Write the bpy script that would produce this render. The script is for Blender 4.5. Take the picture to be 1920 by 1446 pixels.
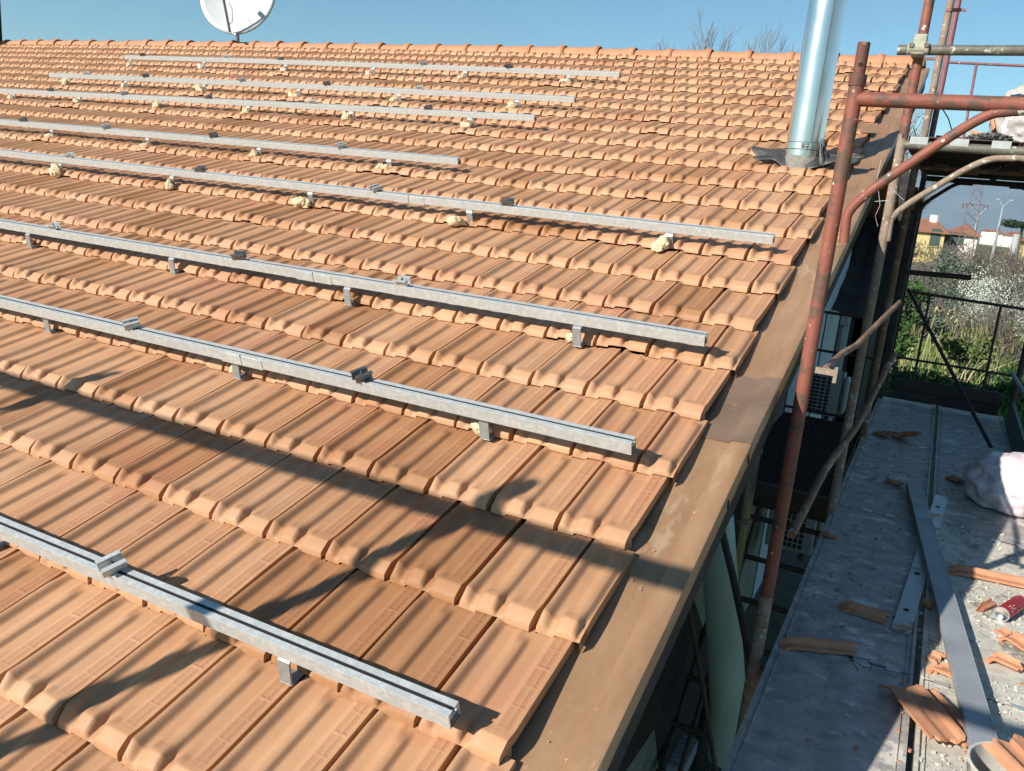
import bpy, bmesh, math, random
import numpy as np
from mathutils import Vector, Matrix, noise
random.seed(7); rng = np.random.default_rng(7)
R = math.radians
for o in list(bpy.data.objects): bpy.data.objects.remove(o)
scene = bpy.context.scene; C = scene.collection

# ------------------------------------------------------------ camera, sky, sun
S = R(19)                                   # roof pitch
CAM = Vector((0.592, -1.657, 1.032))
RW = ((0.8838377, 0.4593139, 0.0886654), (0.1854010, -0.1699245, -0.9678596), (-0.4294850, 0.8718695, -0.2353429))
F = 1564.006
cd = bpy.data.cameras.new('camera'); cam = bpy.data.objects.new('camera', cd); C.objects.link(cam)
r0, r1, r2 = [Vector(r) for r in RW]
cam.matrix_world = Matrix(((r0.x, -r1.x, -r2.x, CAM.x), (r0.y, -r1.y, -r2.y, CAM.y), (r0.z, -r1.z, -r2.z, CAM.z), (0, 0, 0, 1)))
cd.sensor_width = 36; cd.lens = F / 1920 * 36; cd.clip_start = 0.05; cd.clip_end = 20000
scene.camera = cam
AZ, EL = R(62), R(30)                       # the light travels towards AZ (from +x), down by EL
LV = Vector((math.cos(EL) * math.cos(AZ), math.cos(EL) * math.sin(AZ), -math.sin(EL)))
sd = bpy.data.lights.new('sun', 'SUN'); sun = bpy.data.objects.new('sun', sd); C.objects.link(sun)
sd.energy = 5.0; sd.angle = R(0.5); sd.color = (1.0, 0.945, 0.85)
sun.rotation_mode = 'QUATERNION'; sun.rotation_quaternion = LV.to_track_quat('-Z', 'Y')
w = bpy.data.worlds.new('World'); scene.world = w; w.use_nodes = True
nt = w.node_tree; sky = nt.nodes.new('ShaderNodeTexSky'); sky.sky_type = 'NISHITA'; sky.sun_disc = False
sky.sun_elevation = EL; sky.sun_rotation = math.atan2(-LV.x, -LV.y)
sky.air_density = 1.0; sky.dust_density = 0.0; sky.ozone_density = 1.7; sky.altitude = 50
nt.nodes['Background'].inputs[1].default_value = 0.068
tint = nt.nodes.new('ShaderNodeMix'); tint.data_type = 'RGBA'; tint.blend_type = 'MULTIPLY'; tint.inputs[0].default_value = 1; tint.inputs[7].default_value = (.78, 1.12, 1.18, 1)
nt.links.new(sky.outputs[0], tint.inputs[6]); nt.links.new(tint.outputs[2], nt.nodes['Background'].inputs[0])
vs = scene.view_settings; vs.view_transform = 'Standard'; vs.look = 'None'; vs.exposure = 0.52; vs.gamma = 1

# ------------------------------------------------------------ places
def ray(x, y):
    a, b = (x - 960) / F, (y - 723) / F
    return (r0 * a + r1 * b + r2).normalized()
def atz(x, y, z): d = ray(x, y); return CAM + d * ((z - CAM.z) / d.z)
def atx(x, y, X): d = ray(x, y); return CAM + d * ((X - CAM.x) / d.x)
def aty(x, y, Y): d = ray(x, y); return CAM + d * ((Y - CAM.y) / d.y)
W = 0.21; G = 0.34224
cS, sS = math.cos(S), math.sin(S)
def sag(x, v): return (max(v, 0) / 7.3) ** 2 * (0.02 - 0.055 * ((x + 8) / 8) ** 2)
def PW(x, v, h):                            # roof coordinates (across, up the slope, off the slope) to world
    h = h + sag(x, v)
    return Vector((x, v * cS - h * sS, v * sS + h * cS))

# ------------------------------------------------------------ mesh helpers
class MB:
    def __init__(s): s.v = []; s.f = []
    def add(s, vs, fs):
        n = len(s.v); s.v += [tuple(p) for p in vs]; s.f += [tuple(i + n for i in f) for f in fs]; return s
    def box(s, c, d, M=None, bev=0):
        x, y, z = d[0] / 2, d[1] / 2, d[2] / 2
        P = [Vector((i * x, j * y, k * z)) for i in (-1, 1) for j in (-1, 1) for k in (-1, 1)]
        if M: P = [M @ p for p in P]
        P = [p + Vector(c) for p in P]
        return s.add(P, [(0, 1, 3, 2), (4, 6, 7, 5), (0, 4, 5, 1), (2, 3, 7, 6), (0, 2, 6, 4), (1, 5, 7, 3)])
    def tube(s, path, r, n=12, cap=True, rr=None):
        path = [Vector(p) for p in path]; rings = []; up = None
        for i, p in enumerate(path):
            a = path[max(i - 1, 0)]; b = path[min(i + 1, len(path) - 1)]
            t = (b - a).normalized()
            if up is None: up = t.orthogonal().normalized()
            up = (up - t * up.dot(t)).normalized(); sd_ = t.cross(up)
            q = rr[i] if rr else r
            rings.append([p + (up * math.cos(2 * math.pi * k / n) + sd_ * math.sin(2 * math.pi * k / n)) * q for k in range(n)])
        vs = [p for g in rings for p in g]; fs = []
        for i in range(len(rings) - 1):
            for k in range(n): fs.append((i * n + k, i * n + (k + 1) % n, (i + 1) * n + (k + 1) % n, (i + 1) * n + k))
        if cap: fs += [tuple(range(n))[::-1], tuple(range((len(rings) - 1) * n, len(rings) * n))]
        return s.add(vs, fs)
    def pipe(s, path, r, wall=0.004, n=16):          # a tube with an open, hollow end
        s.tube(path, r, n, False); s.tube(path, r - wall, n, False)
        path = [Vector(p) for p in path]
        for i, j in ((0, 1), (-1, -2)):
            t = (path[j] - path[i]).normalized(); up = t.orthogonal().normalized(); q = t.cross(up)
            P = []
            for k in range(n):
                e = up * math.cos(2 * math.pi * k / n) + q * math.sin(2 * math.pi * k / n)
                P += [path[i] + e * r, path[i] + e * (r - wall)]
            s.add(P, [(2 * k, 2 * ((k + 1) % n), 2 * ((k + 1) % n) + 1, 2 * k + 1) for k in range(n)])
        return s
    def prism(s, poly, z0, z1, M=None):
        n = len(poly); P = [Vector((p[0], p[1], z0)) for p in poly] + [Vector((p[0], p[1], z1)) for p in poly]
        if M: P = [M @ p for p in P]
        return s.add(P, [tuple(range(n))[::-1], tuple(range(n, 2 * n))] + [(i, (i + 1) % n, n + (i + 1) % n, n + i) for i in range(n)])
    def loft(s, secs, closed=True, cap=True):
        n = len(secs[0]); vs = [p for g in secs for p in g]; fs = []
        for i in range(len(secs) - 1):
            for k in range(n if closed else n - 1): fs.append((i * n + k, i * n + (k + 1) % n, (i + 1) * n + (k + 1) % n, (i + 1) * n + k))
        if closed and cap: fs += [tuple(range(n))[::-1], tuple(range((len(secs) - 1) * n, len(secs) * n))]
        return s.add(vs, fs)
    def grid(s, fn, nu, nv):
        P = [fn(i / nu, j / nv) for i in range(nu + 1) for j in range(nv + 1)]
        return s.add(P, [(i * (nv + 1) + j, (i + 1) * (nv + 1) + j, (i + 1) * (nv + 1) + j + 1, i * (nv + 1) + j + 1) for i in range(nu) for j in range(nv)])
    def build(s, name, m, parent=None, smooth=False, fix=True, bevel=0):
        me = bpy.data.meshes.new(name); me.from_pydata(s.v, [], s.f)
        if fix and len(s.f) < 60000:
            b = bmesh.new(); b.from_mesh(me); bmesh.ops.recalc_face_normals(b, faces=b.faces); b.to_mesh(me); b.free()
        me.materials.append(m)
        o = bpy.data.objects.new(name, me); C.objects.link(o)
        if parent: o.parent = parent
        if smooth:
            me.polygons.foreach_set('use_smooth', [True] * len(me.polygons))
            try: me.set_sharp_from_angle(angle=R(40))
            except Exception: pass
        if bevel:
            md = o.modifiers.new('bevel', 'BEVEL'); md.width = bevel; md.segments = 2; md.limit_method = 'ANGLE'
        return o
def arc(p0, p1, p2, n=8):                           # a smooth bend from p0 to p2 around p1
    return [p0.lerp(p1, t).lerp(p1.lerp(p2, t), t) for t in [i / n for i in range(n + 1)]]
def bent(pts, k=0.3, n=6):
    pts = [Vector(p) for p in pts]; out = [pts[0]]
    for i in range(1, len(pts) - 1):
        a = pts[i].lerp(pts[i - 1], k); b = pts[i].lerp(pts[i + 1], k); out += arc(a, pts[i], b, n)
    return out + [pts[-1]]
def thing(name, label, cat, group=None, loc=(0, 0, 0)):
    o = bpy.data.objects.new(name, None); C.objects.link(o); o.location = loc; o.empty_display_size = .1
    o['label'] = label; o['category'] = cat
    if group: o['group'] = group
    return o
def tag(o, label, cat, group=None, kind=None):
    o['label'] = label; o['category'] = cat
    if group: o['group'] = group
    if kind: o['kind'] = kind
    return o
def chk():
    for o in bpy.data.objects:
        if 'label' in o and not 4 <= len(o['label'].split()) <= 16: print('LABEL', len(o['label'].split()), o.name, o['label'])
def struct(o): o['kind'] = 'structure'; return o
def recenter(t):                                    # put a thing's empty at its base, children stay where they are
    pts = [Vector(v) for c in t.children for v in [tuple(v.co) for v in c.data.vertices]] if t.children else []
    if not pts: return
    lo = Vector((sum(p.x for p in pts) / len(pts), sum(p.y for p in pts) / len(pts), min(p.z for p in pts)))
    t.location = lo
    for c in t.children: c.location = -lo

# ------------------------------------------------------------ materials
def mat(name, c1, c2=None, scale=6, rough=.7, metal=0, bump=0, bscale=60, spots=None, sscale=30, sth=.62, c3=None, scale3=1.2, th3=.58, detail=6, spec=.4, stretch=None, tone=False, rvar=0.1):
    m = bpy.data.materials.new(name); m.use_nodes = True; n = m.node_tree.nodes; l = m.node_tree.links
    b = n['Principled BSDF']; b.inputs['Roughness'].default_value = rough; b.inputs['Metallic'].default_value = metal
    b.inputs['Specular IOR Level'].default_value = spec
    tc = n.new('ShaderNodeTexCoord'); vec = tc.outputs['Object']
    if stretch:
        mp = n.new('ShaderNodeMapping'); mp.inputs['Scale'].default_value = stretch; l.new(vec, mp.inputs[0]); vec = mp.outputs[0]
    def nz(sc, d=6, ro=.6):
        t = n.new('ShaderNodeTexNoise'); t.inputs['Scale'].default_value = sc; t.inputs['Detail'].default_value = d; t.inputs['Roughness'].default_value = ro
        l.new(vec, t.inputs['Vector']); return t.outputs['Fac']
    def ramp(f, a, b_):
        r_ = n.new('ShaderNodeMapRange'); r_.inputs[1].default_value = a; r_.inputs[2].default_value = b_; l.new(f, r_.inputs[0]); return r_.outputs[0]
    def mix(f, a, b_, mode='MIX'):
        x = n.new('ShaderNodeMix'); x.data_type = 'RGBA'; x.blend_type = mode
        if isinstance(f, float): x.inputs[0].default_value = f
        else: l.new(f, x.inputs[0])
        for s_, i in ((a, 6), (b_, 7)):
            if isinstance(s_, tuple): x.inputs[i].default_value = (*s_, 1)
            else: l.new(s_, x.inputs[i])
        return x.outputs[2]
    c2 = c2 or tuple(x * .8 for x in c1)
    col = mix(ramp(nz(scale, detail), .35, .65), c1, c2)
    if c3: col = mix(ramp(nz(scale3, 8, .65), th3, th3 + .06), col, c3)
    if spots: col = mix(ramp(nz(sscale, 5, .6), sth, sth + .03), col, spots)
    if tone:
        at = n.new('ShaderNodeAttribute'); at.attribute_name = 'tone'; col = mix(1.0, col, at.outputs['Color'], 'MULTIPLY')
    l.new(col, b.inputs['Base Color'])
    if rvar:
        rr = n.new('ShaderNodeMapRange'); rr.inputs[1].default_value = .3; rr.inputs[2].default_value = .7
        rr.inputs[3].default_value = max(rough - rvar, .02); rr.inputs[4].default_value = min(rough + rvar, 1)
        l.new(nz(scale * 2.3), rr.inputs[0]); l.new(rr.outputs[0], b.inputs['Roughness'])
    if bump:
        bp = n.new('ShaderNodeBump'); bp.inputs['Strength'].default_value = bump; bp.inputs['Distance'].default_value = .004
        l.new(nz(bscale, 8, .65), bp.inputs['Height']); l.new(bp.outputs[0], b.inputs['Normal'])
    return m
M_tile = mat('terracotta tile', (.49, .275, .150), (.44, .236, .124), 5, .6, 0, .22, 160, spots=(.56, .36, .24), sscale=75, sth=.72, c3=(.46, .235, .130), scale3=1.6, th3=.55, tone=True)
M_ridge = mat('ridge terracotta', (.52, .24, .125), (.43, .195, .10), 9, .65, 0, .2, 80, spots=(.6, .4, .3), sscale=18, sth=.7)
M_clay = mat('broken terracotta', (.56, .275, .155), (.48, .215, .115), 14, .75, 0, .25, 120)
M_alu = mat('galvanised rail', (.53, .55, .54), (.48, .50, .49), 60, .45, .35, .12, 200, c3=(.58, .60, .585), scale3=50, th3=.5, spots=(.42, .42, .40), sscale=90, sth=.74, rvar=.14)
M_aludark = mat('dark clamp metal', (.16, .17, .17), (.26, .27, .27), 30, .4, .8)
M_black = mat('black', (.012, .012, .013), None, 5, .8)
M_hook = mat('dull hook steel', (.36, .37, .37), (.28, .29, .29), 30, .5, .6, .1, 100)
M_foam = mat('expanding foam', (.70, .58, .38), (.55, .42, .25), 20, .8, 0, .8, 90, spots=(.80, .70, .46), sscale=60, sth=.6)
M_foamw = mat('pale grey foam', (.72, .66, .56), (.6, .52, .4), 20, .8, 0, .8, 90)
M_flash = mat('brown coated sheet metal', (.42, .25, .14), (.34, .195, .105), 5, .42, .25, .12, 30, c3=(.47, .31, .19), scale3=3.2, th3=.60, spots=(.50, .34, .21), sscale=60, sth=.67, rvar=.16, stretch=(2.2, .6, 1))
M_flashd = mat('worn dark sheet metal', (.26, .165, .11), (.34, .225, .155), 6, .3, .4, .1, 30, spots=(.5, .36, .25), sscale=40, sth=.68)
M_red = mat('red oxide scaffold paint', (.27, .088, .058), (.21, .07, .048), 14, .6, .05, .4, 70, spots=(.62, .55, .46), sscale=30, sth=.65, c3=(.12, .07, .05), scale3=14, th3=.515)
M_redrust = mat('dark red rust', (.16, .062, .045), (.10, .05, .04), 18, .7, .1, .5, 90, spots=(.3, .15, .12), sscale=26, sth=.62)
M_rust = mat('rusty scaffold steel', (.20, .115, .075), (.27, .15, .10), 10, .75, .2, .5, 90, spots=(.52, .46, .38), sscale=20, sth=.63, c3=(.33, .26, .19), scale3=7, th3=.54)
M_buff = mat('plaster covered steel', (.32, .25, .19), (.22, .15, .11), 14, .8, 0, .6, 90, spots=(.52, .48, .40), sscale=34, sth=.61, c3=(.24, .15, .10), scale3=8, th3=.57)
M_grey = mat('dirty galvanised tube', (.20, .19, .15), (.12, .11, .09), 14, .65, .4, .4, 80, spots=(.5, .49, .44), sscale=22, sth=.62)
M_dark = mat('dark painted steel', (.045, .036, .033), (.08, .055, .05), 14, .6, .3, .3, 80)
M_mauve = mat('faded red tube', (.27, .11, .11), (.20, .09, .09), 12, .6, .1, .2, 80, spots=(.6, .5, .48), sscale=26, sth=.66)
M_coup = mat('plaster crusted coupler', (.44, .43, .33), (.32, .31, .24), 30, .8, .2, .5, 150)
M_deck = mat('worn scaffold deck', (.50, .46, .42), (.30, .285, .27), 11, .6, .1, .5, 60, spots=(.14, .13, .12), sscale=34, sth=.665, c3=(.66, .62, .55), scale3=7, th3=.56, detail=12, stretch=(1, 1.35, 1))
M_deck2 = mat('mortar covered deck', (.64, .60, .52), (.44, .42, .36), 14, .8, 0, .8, 60, spots=(.68, .65, .58), sscale=44, sth=.60, c3=(.25, .23, .20), scale3=5, th3=.57, detail=10)
M_inox = mat('polished stainless steel', (.93, .87, .81), (.86, .80, .75), 3, .24, 1, .0, 30, rvar=.03)
def bigbump(m, sc, st, stretch=(1, 1, 1)):
    n = m.node_tree.nodes; l = m.node_tree.links; tc = n.new('ShaderNodeTexCoord'); mp = n.new('ShaderNodeMapping'); mp.inputs['Scale'].default_value = stretch
    t = n.new('ShaderNodeTexNoise'); t.inputs['Scale'].default_value = sc; t.inputs['Detail'].default_value = 3; l.new(tc.outputs['Object'], mp.inputs[0]); l.new(mp.outputs[0], t.inputs['Vector'])
    b = n.new('ShaderNodeBump'); b.inputs['Strength'].default_value = st; b.inputs['Distance'].default_value = .01; l.new(t.outputs['Fac'], b.inputs['Height'])
    o = [x for x in n if x.type == 'BUMP' and x != b]
    if o: l.new(b.outputs[0], o[0].inputs['Normal'])
    else: l.new(b.outputs[0], n['Principled BSDF'].inputs['Normal'])
M_lead = mat('lead sheet', (.06, .06, .058), (.12, .12, .115), 20, .5, .5, .3, 40)
M_cement = mat('grey sealant', (.27, .26, .23), (.18, .175, .155), 30, .9, 0, .8, 80)
M_white = mat('off white paint', (.42, .44, .43), (.32, .34, .33), 40, .6)
M_dish = mat('dish enamel', (.52, .55, .56), (.47, .50, .51), 3, .4)
M_acwhite = mat('air conditioner casing', (.30, .33, .35), (.25, .28, .30), 4, .5)
M_plaster = mat('grey green render', (.26, .26, .20), (.20, .20, .16), 3, .9, 0, .4, 40)
M_wallw = mat('pale render', (.50, .56, .60), (.44, .50, .54), 2, .9, 0, .3, 40)
M_teal = mat('wrapped insulation roll', (.42, .52, .48), (.30, .40, .38), 5, .55, 0, .7, 24, spots=(.36, .5, .47), sscale=30, sth=.66, stretch=(1, 1, .4))
M_pole = mat('polished pipe', (.30, .31, .29), (.10, .11, .10), 3, .3, .9, stretch=(3, 3, .2))
M_conc = mat('dusty concrete floor', (.12, .115, .085), (.08, .078, .06), 5, .95, 0, .5, 30)
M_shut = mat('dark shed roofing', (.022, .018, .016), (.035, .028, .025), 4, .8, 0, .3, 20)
M_wood = mat('dark toe board', (.045, .035, .032), (.075, .055, .05), 6, .8, 0, .4, 50)
M_teel = mat('painted toe board', (.10, .16, .16), (.07, .11, .12), 6, .6)
M_can = mat('red can', (.40, .035, .045), (.33, .03, .035), 5, .3, .3)
M_print = mat('white print', (.75, .72, .7), None, 5, .5)
M_bag = mat('pinkish plastic bag', (.78, .66, .69), (.70, .57, .61), 3, .38, 0, .35, 12, c3=(.60, .34, .38), scale3=2.4, th3=.56)
M_bag2 = mat('clear plastic sack', (.50, .48, .47), (.38, .34, .31), 9, .25, 0, .5, 14, spots=(.85, .85, .84), sscale=12, sth=.62)
M_plank = mat('grey metal batten', (.36, .38, .41), (.28, .30, .33), 4, .55, .2, .25, 60, spots=(.55, .56, .56), sscale=50, sth=.68)
M_strip = mat('rust stained galvanised strip', (.52, .55, .56), (.44, .47, .48), 5, .45, .45, .15, 60, c3=(.42, .20, .10), scale3=6, th3=.57)
M_bucket = mat('chalky bucket plastic', (.58, .57, .53), (.42, .40, .36), 9, .7, 0, .4, 50)
M_bark = mat('bark', (.16, .13, .11), (.10, .08, .07), 12, .9, 0, .5, 40)
M_twig = mat('pale twig bark', (.22, .19, .17), (.16, .14, .13), 12, .9)
bigbump(M_inox, 7, .25, (1, 1, .35)); bigbump(M_flash, 9, .35); bigbump(M_bag, 16, .9, (1, .5, 1.6)); bigbump(M_bag2, 18, .9); bigbump(M_lead, 25, .6)
M_wire = mat('black cable', (.02, .02, .02), None, 5, .6)

# ------------------------------------------------------------ the house
house = thing('house', 'house with a salmon terracotta tiled roof and a brown sheet metal verge', 'house')
PA = [0, .04, .075, .165, .29, .425, .475, .550, .70, .765, .79, .80, .815, .865, .88, .895, .91, .95, .965, 1]
PH = [.0040, .0175, .0168, .0010, .0002, .0118, .0112, .0002, .0004, .0066, .0100, .0100, .0087, .0087, .0100, .0100, .0087, .0087, .0104, .0104]
FA = [0, .04, .085, .165, .205, .285, .36, .45, .49, .52, .55, .64, .70, 1]
FH = [.0045, .0200, .0165, -.0010, .0000, .0135, .0165, .0165, .0075, -.0070, -.0060, .0100, .0118, .0108]
BA = [0, .22, .255, .50, .575, .66, 1]
BH = [.0040, .0038, .0130, .0140, .0150, .0040, .0038]
TT = .0305
def cosint(a, xa, ya):                              # monotone cubic through the knots
    a = np.asarray(a, float); xa = np.array(xa); ya = np.array(ya); h = np.diff(xa); d = np.diff(ya) / h
    m = np.zeros(len(xa)); m[0], m[-1] = d[0], d[-1]
    for k in range(1, len(xa) - 1):
        if d[k - 1] * d[k] > 0: w1, w2 = 2 * h[k] + h[k - 1], h[k] + 2 * h[k - 1]; m[k] = (w1 + w2) / (w1 / d[k - 1] + w2 / d[k])
    i = np.clip(np.searchsorted(xa, a, side='right') - 1, 0, len(xa) - 2); t = (a - xa[i]) / h[i]
    return ya[i] * (1 + 2 * t) * (1 - t) ** 2 + h[i] * m[i] * t * (1 - t) ** 2 + ya[i + 1] * t * t * (3 - 2 * t) + h[i] * m[i + 1] * t * t * (t - 1)
def sst(x, a, b): t = np.clip((x - a) / (b - a), 0, 1); return t * t * (3 - 2 * t)
def tile_template(na, nb, amax=1.0):
    """one interlocking tile as a height field: a across (left to right), b up the slope from the nose"""
    base = np.linspace(0, 1, na)
    extra = np.array([.497, .515, .535, .255, .22, .82, .86, .905, .94]) if na > 26 else np.array([.5, .53])
    A = np.unique(np.round(np.concatenate([base, extra]), 4)); A = A[A <= amax + 1e-6]
    if A[-1] < amax - 1e-6: A = np.append(A, amax)
    nf = 8 if nb > 25 else 5 if nb > 15 else 4
    Bf = np.linspace(0, 1, nf + 1)[:-1] * .0365
    Bt = np.concatenate([np.linspace(.0365, .105, max(5, nb // 4)), [.0385, .041] if nb > 15 else [], np.linspace(.105, .36, nb)[1:]]); Bt = np.unique(Bt)
    if nb >= 50:
        br = np.array([.0615 + .062 * k + d for k in range(5) for d in (-.004, 0, .004)]); Bt = np.unique(np.concatenate([Bt, br]))
    rows = []
    Hm = cosint(A, PA, PH); Ff = cosint(A, FA, FH); Bo = cosint(A, BA, BH)
    groove = np.where((A > .81) & (A < .95), np.clip(.010 - Hm, 0, 1), 0)
    crown = sst(A, .30, .42) * (1 - sst(A, .52, .62))
    left = 1 - sst(A, .10, .26)
    def topz(b):
        wgt = 1 - (.45 * sst(b, .040, .070) + .55 * sst(b, .040, .105))
        H = Hm.copy()
        if nb >= 50:
            k = abs(((b - .0615) % .062)); k = min(k, .062 - k)
            if k < .0035 and b > .05: H = H + groove * .8
        hf = 1 - sst(b, .84 * G, .985 * G)
        H = H - crown * Hm * (1 - hf) - left * Hm * .25 * (1 - hf)
        return TT * (1 - b / G) + H * (1 - wgt) + Ff * wgt
    zl = topz(.0365)
    for b in (-.012, -.004): pass
    rows.append((np.full_like(A, .045), Bo + .003)); rows.append((np.full_like(A, 0.0), Bo))
    for i, b in enumerate(Bf):
        t = b / .0365
        z = Bo + (zl - Bo) * (.34 + .66 * t ** .72) if i else Bo + .0008
        rows.append((np.full_like(A, b if i else -.0008), z))
    for b in Bt: rows.append((np.full_like(A, b), topz(b)))
    nr = len(rows); ncol = len(A) + 2
    X = np.zeros((nr, ncol)); V = np.zeros((nr, ncol)); Z = np.zeros((nr, ncol))
    for i, (b, z) in enumerate(rows):
        ch = np.clip((A - .90) / .10, 0, 1) * .034 * np.clip(1 - b / .062, 0, 1) if amax == 1.0 else 0 * A
        Ax = A - ch; X[i] = np.concatenate([[Ax[0]], Ax, [Ax[-1]]]); V[i] = np.concatenate([[b[0]], b, [b[0]]])
        Z[i] = np.concatenate([[z[0] - .030], z, [z[-1] - .030]])
    ii, jj = np.meshgrid(np.arange(nr - 1), np.arange(ncol - 1), indexing='ij')
    q = np.stack([ii * ncol + jj, ii * ncol + jj + 1, (ii + 1) * ncol + jj + 1, (ii + 1) * ncol + jj], -1).reshape(-1, 4)
    return X.ravel(), V.ravel(), Z.ravel(), q
def px_tile(x, y):
    d = ray(x, y); n_ = Vector((0, -sS, cS)); t = (PW(0, 0, .02) - CAM).dot(n_) / d.dot(n_); p = CAM + d * t
    v = p.y * cS + p.z * sS; r = math.floor(v / G); k = math.floor(-p.x / W - (.5 if r % 2 == 0 else 0)); return (r, k)
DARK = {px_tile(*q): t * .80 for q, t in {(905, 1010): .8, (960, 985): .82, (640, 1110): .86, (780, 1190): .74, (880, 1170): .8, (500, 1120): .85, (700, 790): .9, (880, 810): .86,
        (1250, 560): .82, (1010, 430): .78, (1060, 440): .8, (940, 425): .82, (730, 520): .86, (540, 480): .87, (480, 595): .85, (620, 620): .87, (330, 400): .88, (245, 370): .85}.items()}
def build_tiles():
    temps = {}
    VX, VT, FQ = [], [], []; off = 0
    for r in range(-9, 22):
        half = (r % 2 == 0)
        kmax = int(min(78, 16 + (r + 9) * 3.2))
        if r < -4: kmax = 24
        for k in range(-1 if half else 0, kmax):
            kr = k + (.5 if half else 0)                 # joint to the right of this tile
            xl = -(kr + 1) * W; xc = xl + W / 2; v0 = r * G
            d = (PW(xc, v0, 0) - CAM).length
            c_ = PW(xc, v0 + .15, 0) - CAM; dep = c_.dot(r2)
            out = dep < .3 or abs(c_.dot(r0) / dep) > .85 or abs(c_.dot(r1) / dep) > .75
            lod = 3 if out else 0 if d < 2.9 else 1 if d < 5.2 else 2
            amax = .56 if (half and k == -1) else 1.0
            key = (lod, amax)
            if key not in temps: temps[key] = tile_template(*[(54, 52), (36, 22), (24, 12), (16, 8)][lod], amax)
            X, V, Z, q = temps[key]
            # chimney hole
            if -.47 < xc < -.10 and 11 <= r <= 12 and not (r == 12 and xc > -.2): 
                if r == 11: pass
            gap = W * random.uniform(.950, .966); dx = random.uniform(0, .0015)
            lift = abs(random.gauss(0, .0014)) + (.006 if random.random() < .035 else 0)
            rot = random.gauss(0, .006); dv = random.gauss(0, .0025); roll = random.gauss(0, .004); vr = random.gauss(0, .0004)
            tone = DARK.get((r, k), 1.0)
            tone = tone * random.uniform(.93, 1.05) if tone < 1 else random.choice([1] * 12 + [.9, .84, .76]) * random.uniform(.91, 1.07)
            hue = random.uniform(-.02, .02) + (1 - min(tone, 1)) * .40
            for (rr_, kk_) in HOOKTILES:
                if r == rr_ and abs(xc - kk_) < .17: lift += random.uniform(.004, .011); roll += random.gauss(0, .012)
            lx = X * gap; x = xl + .003 + dx + lx + rot * V
            v = v0 + V + dv - rot * (lx - gap / 2)
            h = Z + lift * (1 - V / .36) + roll * (lx - gap / 2) * (1 - V / .36) + vr * np.sin(V * 18 + k)
            sg = (np.maximum(v, 0) / 7.3) ** 2 * (.02 - .055 * ((x + 8) / 8) ** 2)
            # courses wander a little
            v = v + .004 * math.sin(x[0] * 1.7 + r * 2.1) + .0018 * np.sin(x * 3.1 + r)
            h = h + sg
            VX.append(np.stack([x, v * cS - h * sS, v * sS + h * cS], -1))
            groove_shade = np.where((X > .808) & (X < .958) & (np.abs(X - .8875) > .009) & (V > .05), .90, 1.0)[:, None]; groove_shade = np.concatenate([groove_shade * .5 + .5, groove_shade, groove_shade, groove_shade / groove_shade], 1)  # shading of the fine groove ridges, darkened into the vertex colour
            VT.append(np.tile(np.array([tone * (1 + hue), tone, tone * (1 - hue * 1.2), 1.0]), (len(x), 1)) * groove_shade)
            FQ.append(q + off); off += len(x)
    co = np.concatenate(VX).astype(np.float32); fq = np.concatenate(FQ).astype(np.int32); tn = np.concatenate(VT).astype(np.float32)
    me = bpy.data.meshes.new('roof_tiles'); me.vertices.add(len(co)); me.vertices.foreach_set('co', co.ravel())
    me.loops.add(fq.size); me.loops.foreach_set('vertex_index', fq.ravel())
    me.polygons.add(len(fq)); me.polygons.foreach_set('loop_start', np.arange(0, fq.size, 4, dtype=np.int32))
    me.polygons.foreach_set('use_smooth', np.ones(len(fq), bool))
    me.update(); me.validate()
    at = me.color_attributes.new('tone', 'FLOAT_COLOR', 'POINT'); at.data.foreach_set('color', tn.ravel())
    try: me.set_sharp_from_angle(angle=R(55))
    except Exception: pass
    me.materials.append(M_tile); o = bpy.data.objects.new('roof_tiles', me); C.objects.link(o); o.parent = house
    print('tiles verts', len(co)); return o
RAILS = [  # x left, x right, v, h left, h right, hooks, clamps (x, turn, open)
    (-7.2, -.110, -.362, .080, .078, [-.55, -1.65, -2.75], [(-1.11, 1.2)], 'nearest the camera'),
    (-7.2, -.106, .645, .097, .090, [-.61, -1.68, -2.78, -3.88], [(-1.08, 1.1), (-2.21, 1.0)], 'second from the bottom'),
    (-7.2, -.102, 1.360, .094, .092, [-.59, -1.68, -2.76, -3.87], [(-1.40, .1), (-2.32, .35), (-3.65, .1)], 'third from the bottom'),
    (-7.8, -.102, 2.42, .112, .086, [-.58, -1.68, -2.76, -3.90, -5.0], [(-1.46, .12), (-2.30, 1.2), (-3.66, .2), (-4.91, .15), (-5.77, .15)], 'fourth from the bottom'),
    (-8.5, -2.20, 3.163, .102, .084, [-2.72, -3.84, -4.97, -6.1], [(-3.12, 1.0), (-4.29, .9), (-5.45, 1.3), (-6.48, .2)], 'fifth from the bottom'),
    (-8.5, -2.21, 4.262, .074, .096, [-2.75, -3.86, -4.97, -6.05, -7.18, -8.2], [(-3.13, .1), (-4.27, .2), (-5.45, .1), (-6.55, 1.1), (-7.62, .1)], 'sixth from the bottom'),
    (-8.5, -2.18, 4.908, .107, .090, [-2.68, -3.83, -4.95, -6.15, -7.26, -8.2], [(-3.63, .1), (-4.63, 1.0), (-5.66, 1.2), (-6.98, 1.1), (-7.89, .1)], 'seventh from the bottom'),
    (-8.5, -2.21, 5.94, .112, .084, [-2.69, -3.77, -4.85, -6.0, -7.2, -8.4], [(-3.31, 1.1), (-4.26, 1.0), (-6.08, .1), (-6.87, .1), (-8.2, 1.0)], 'closest to the ridge')]
HOOKTILES = []
for Rl in RAILS[1:]:
    for hx in Rl[5]: HOOKTILES.append((math.floor((Rl[2] + .045) / G), hx))
build_tiles()

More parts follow.
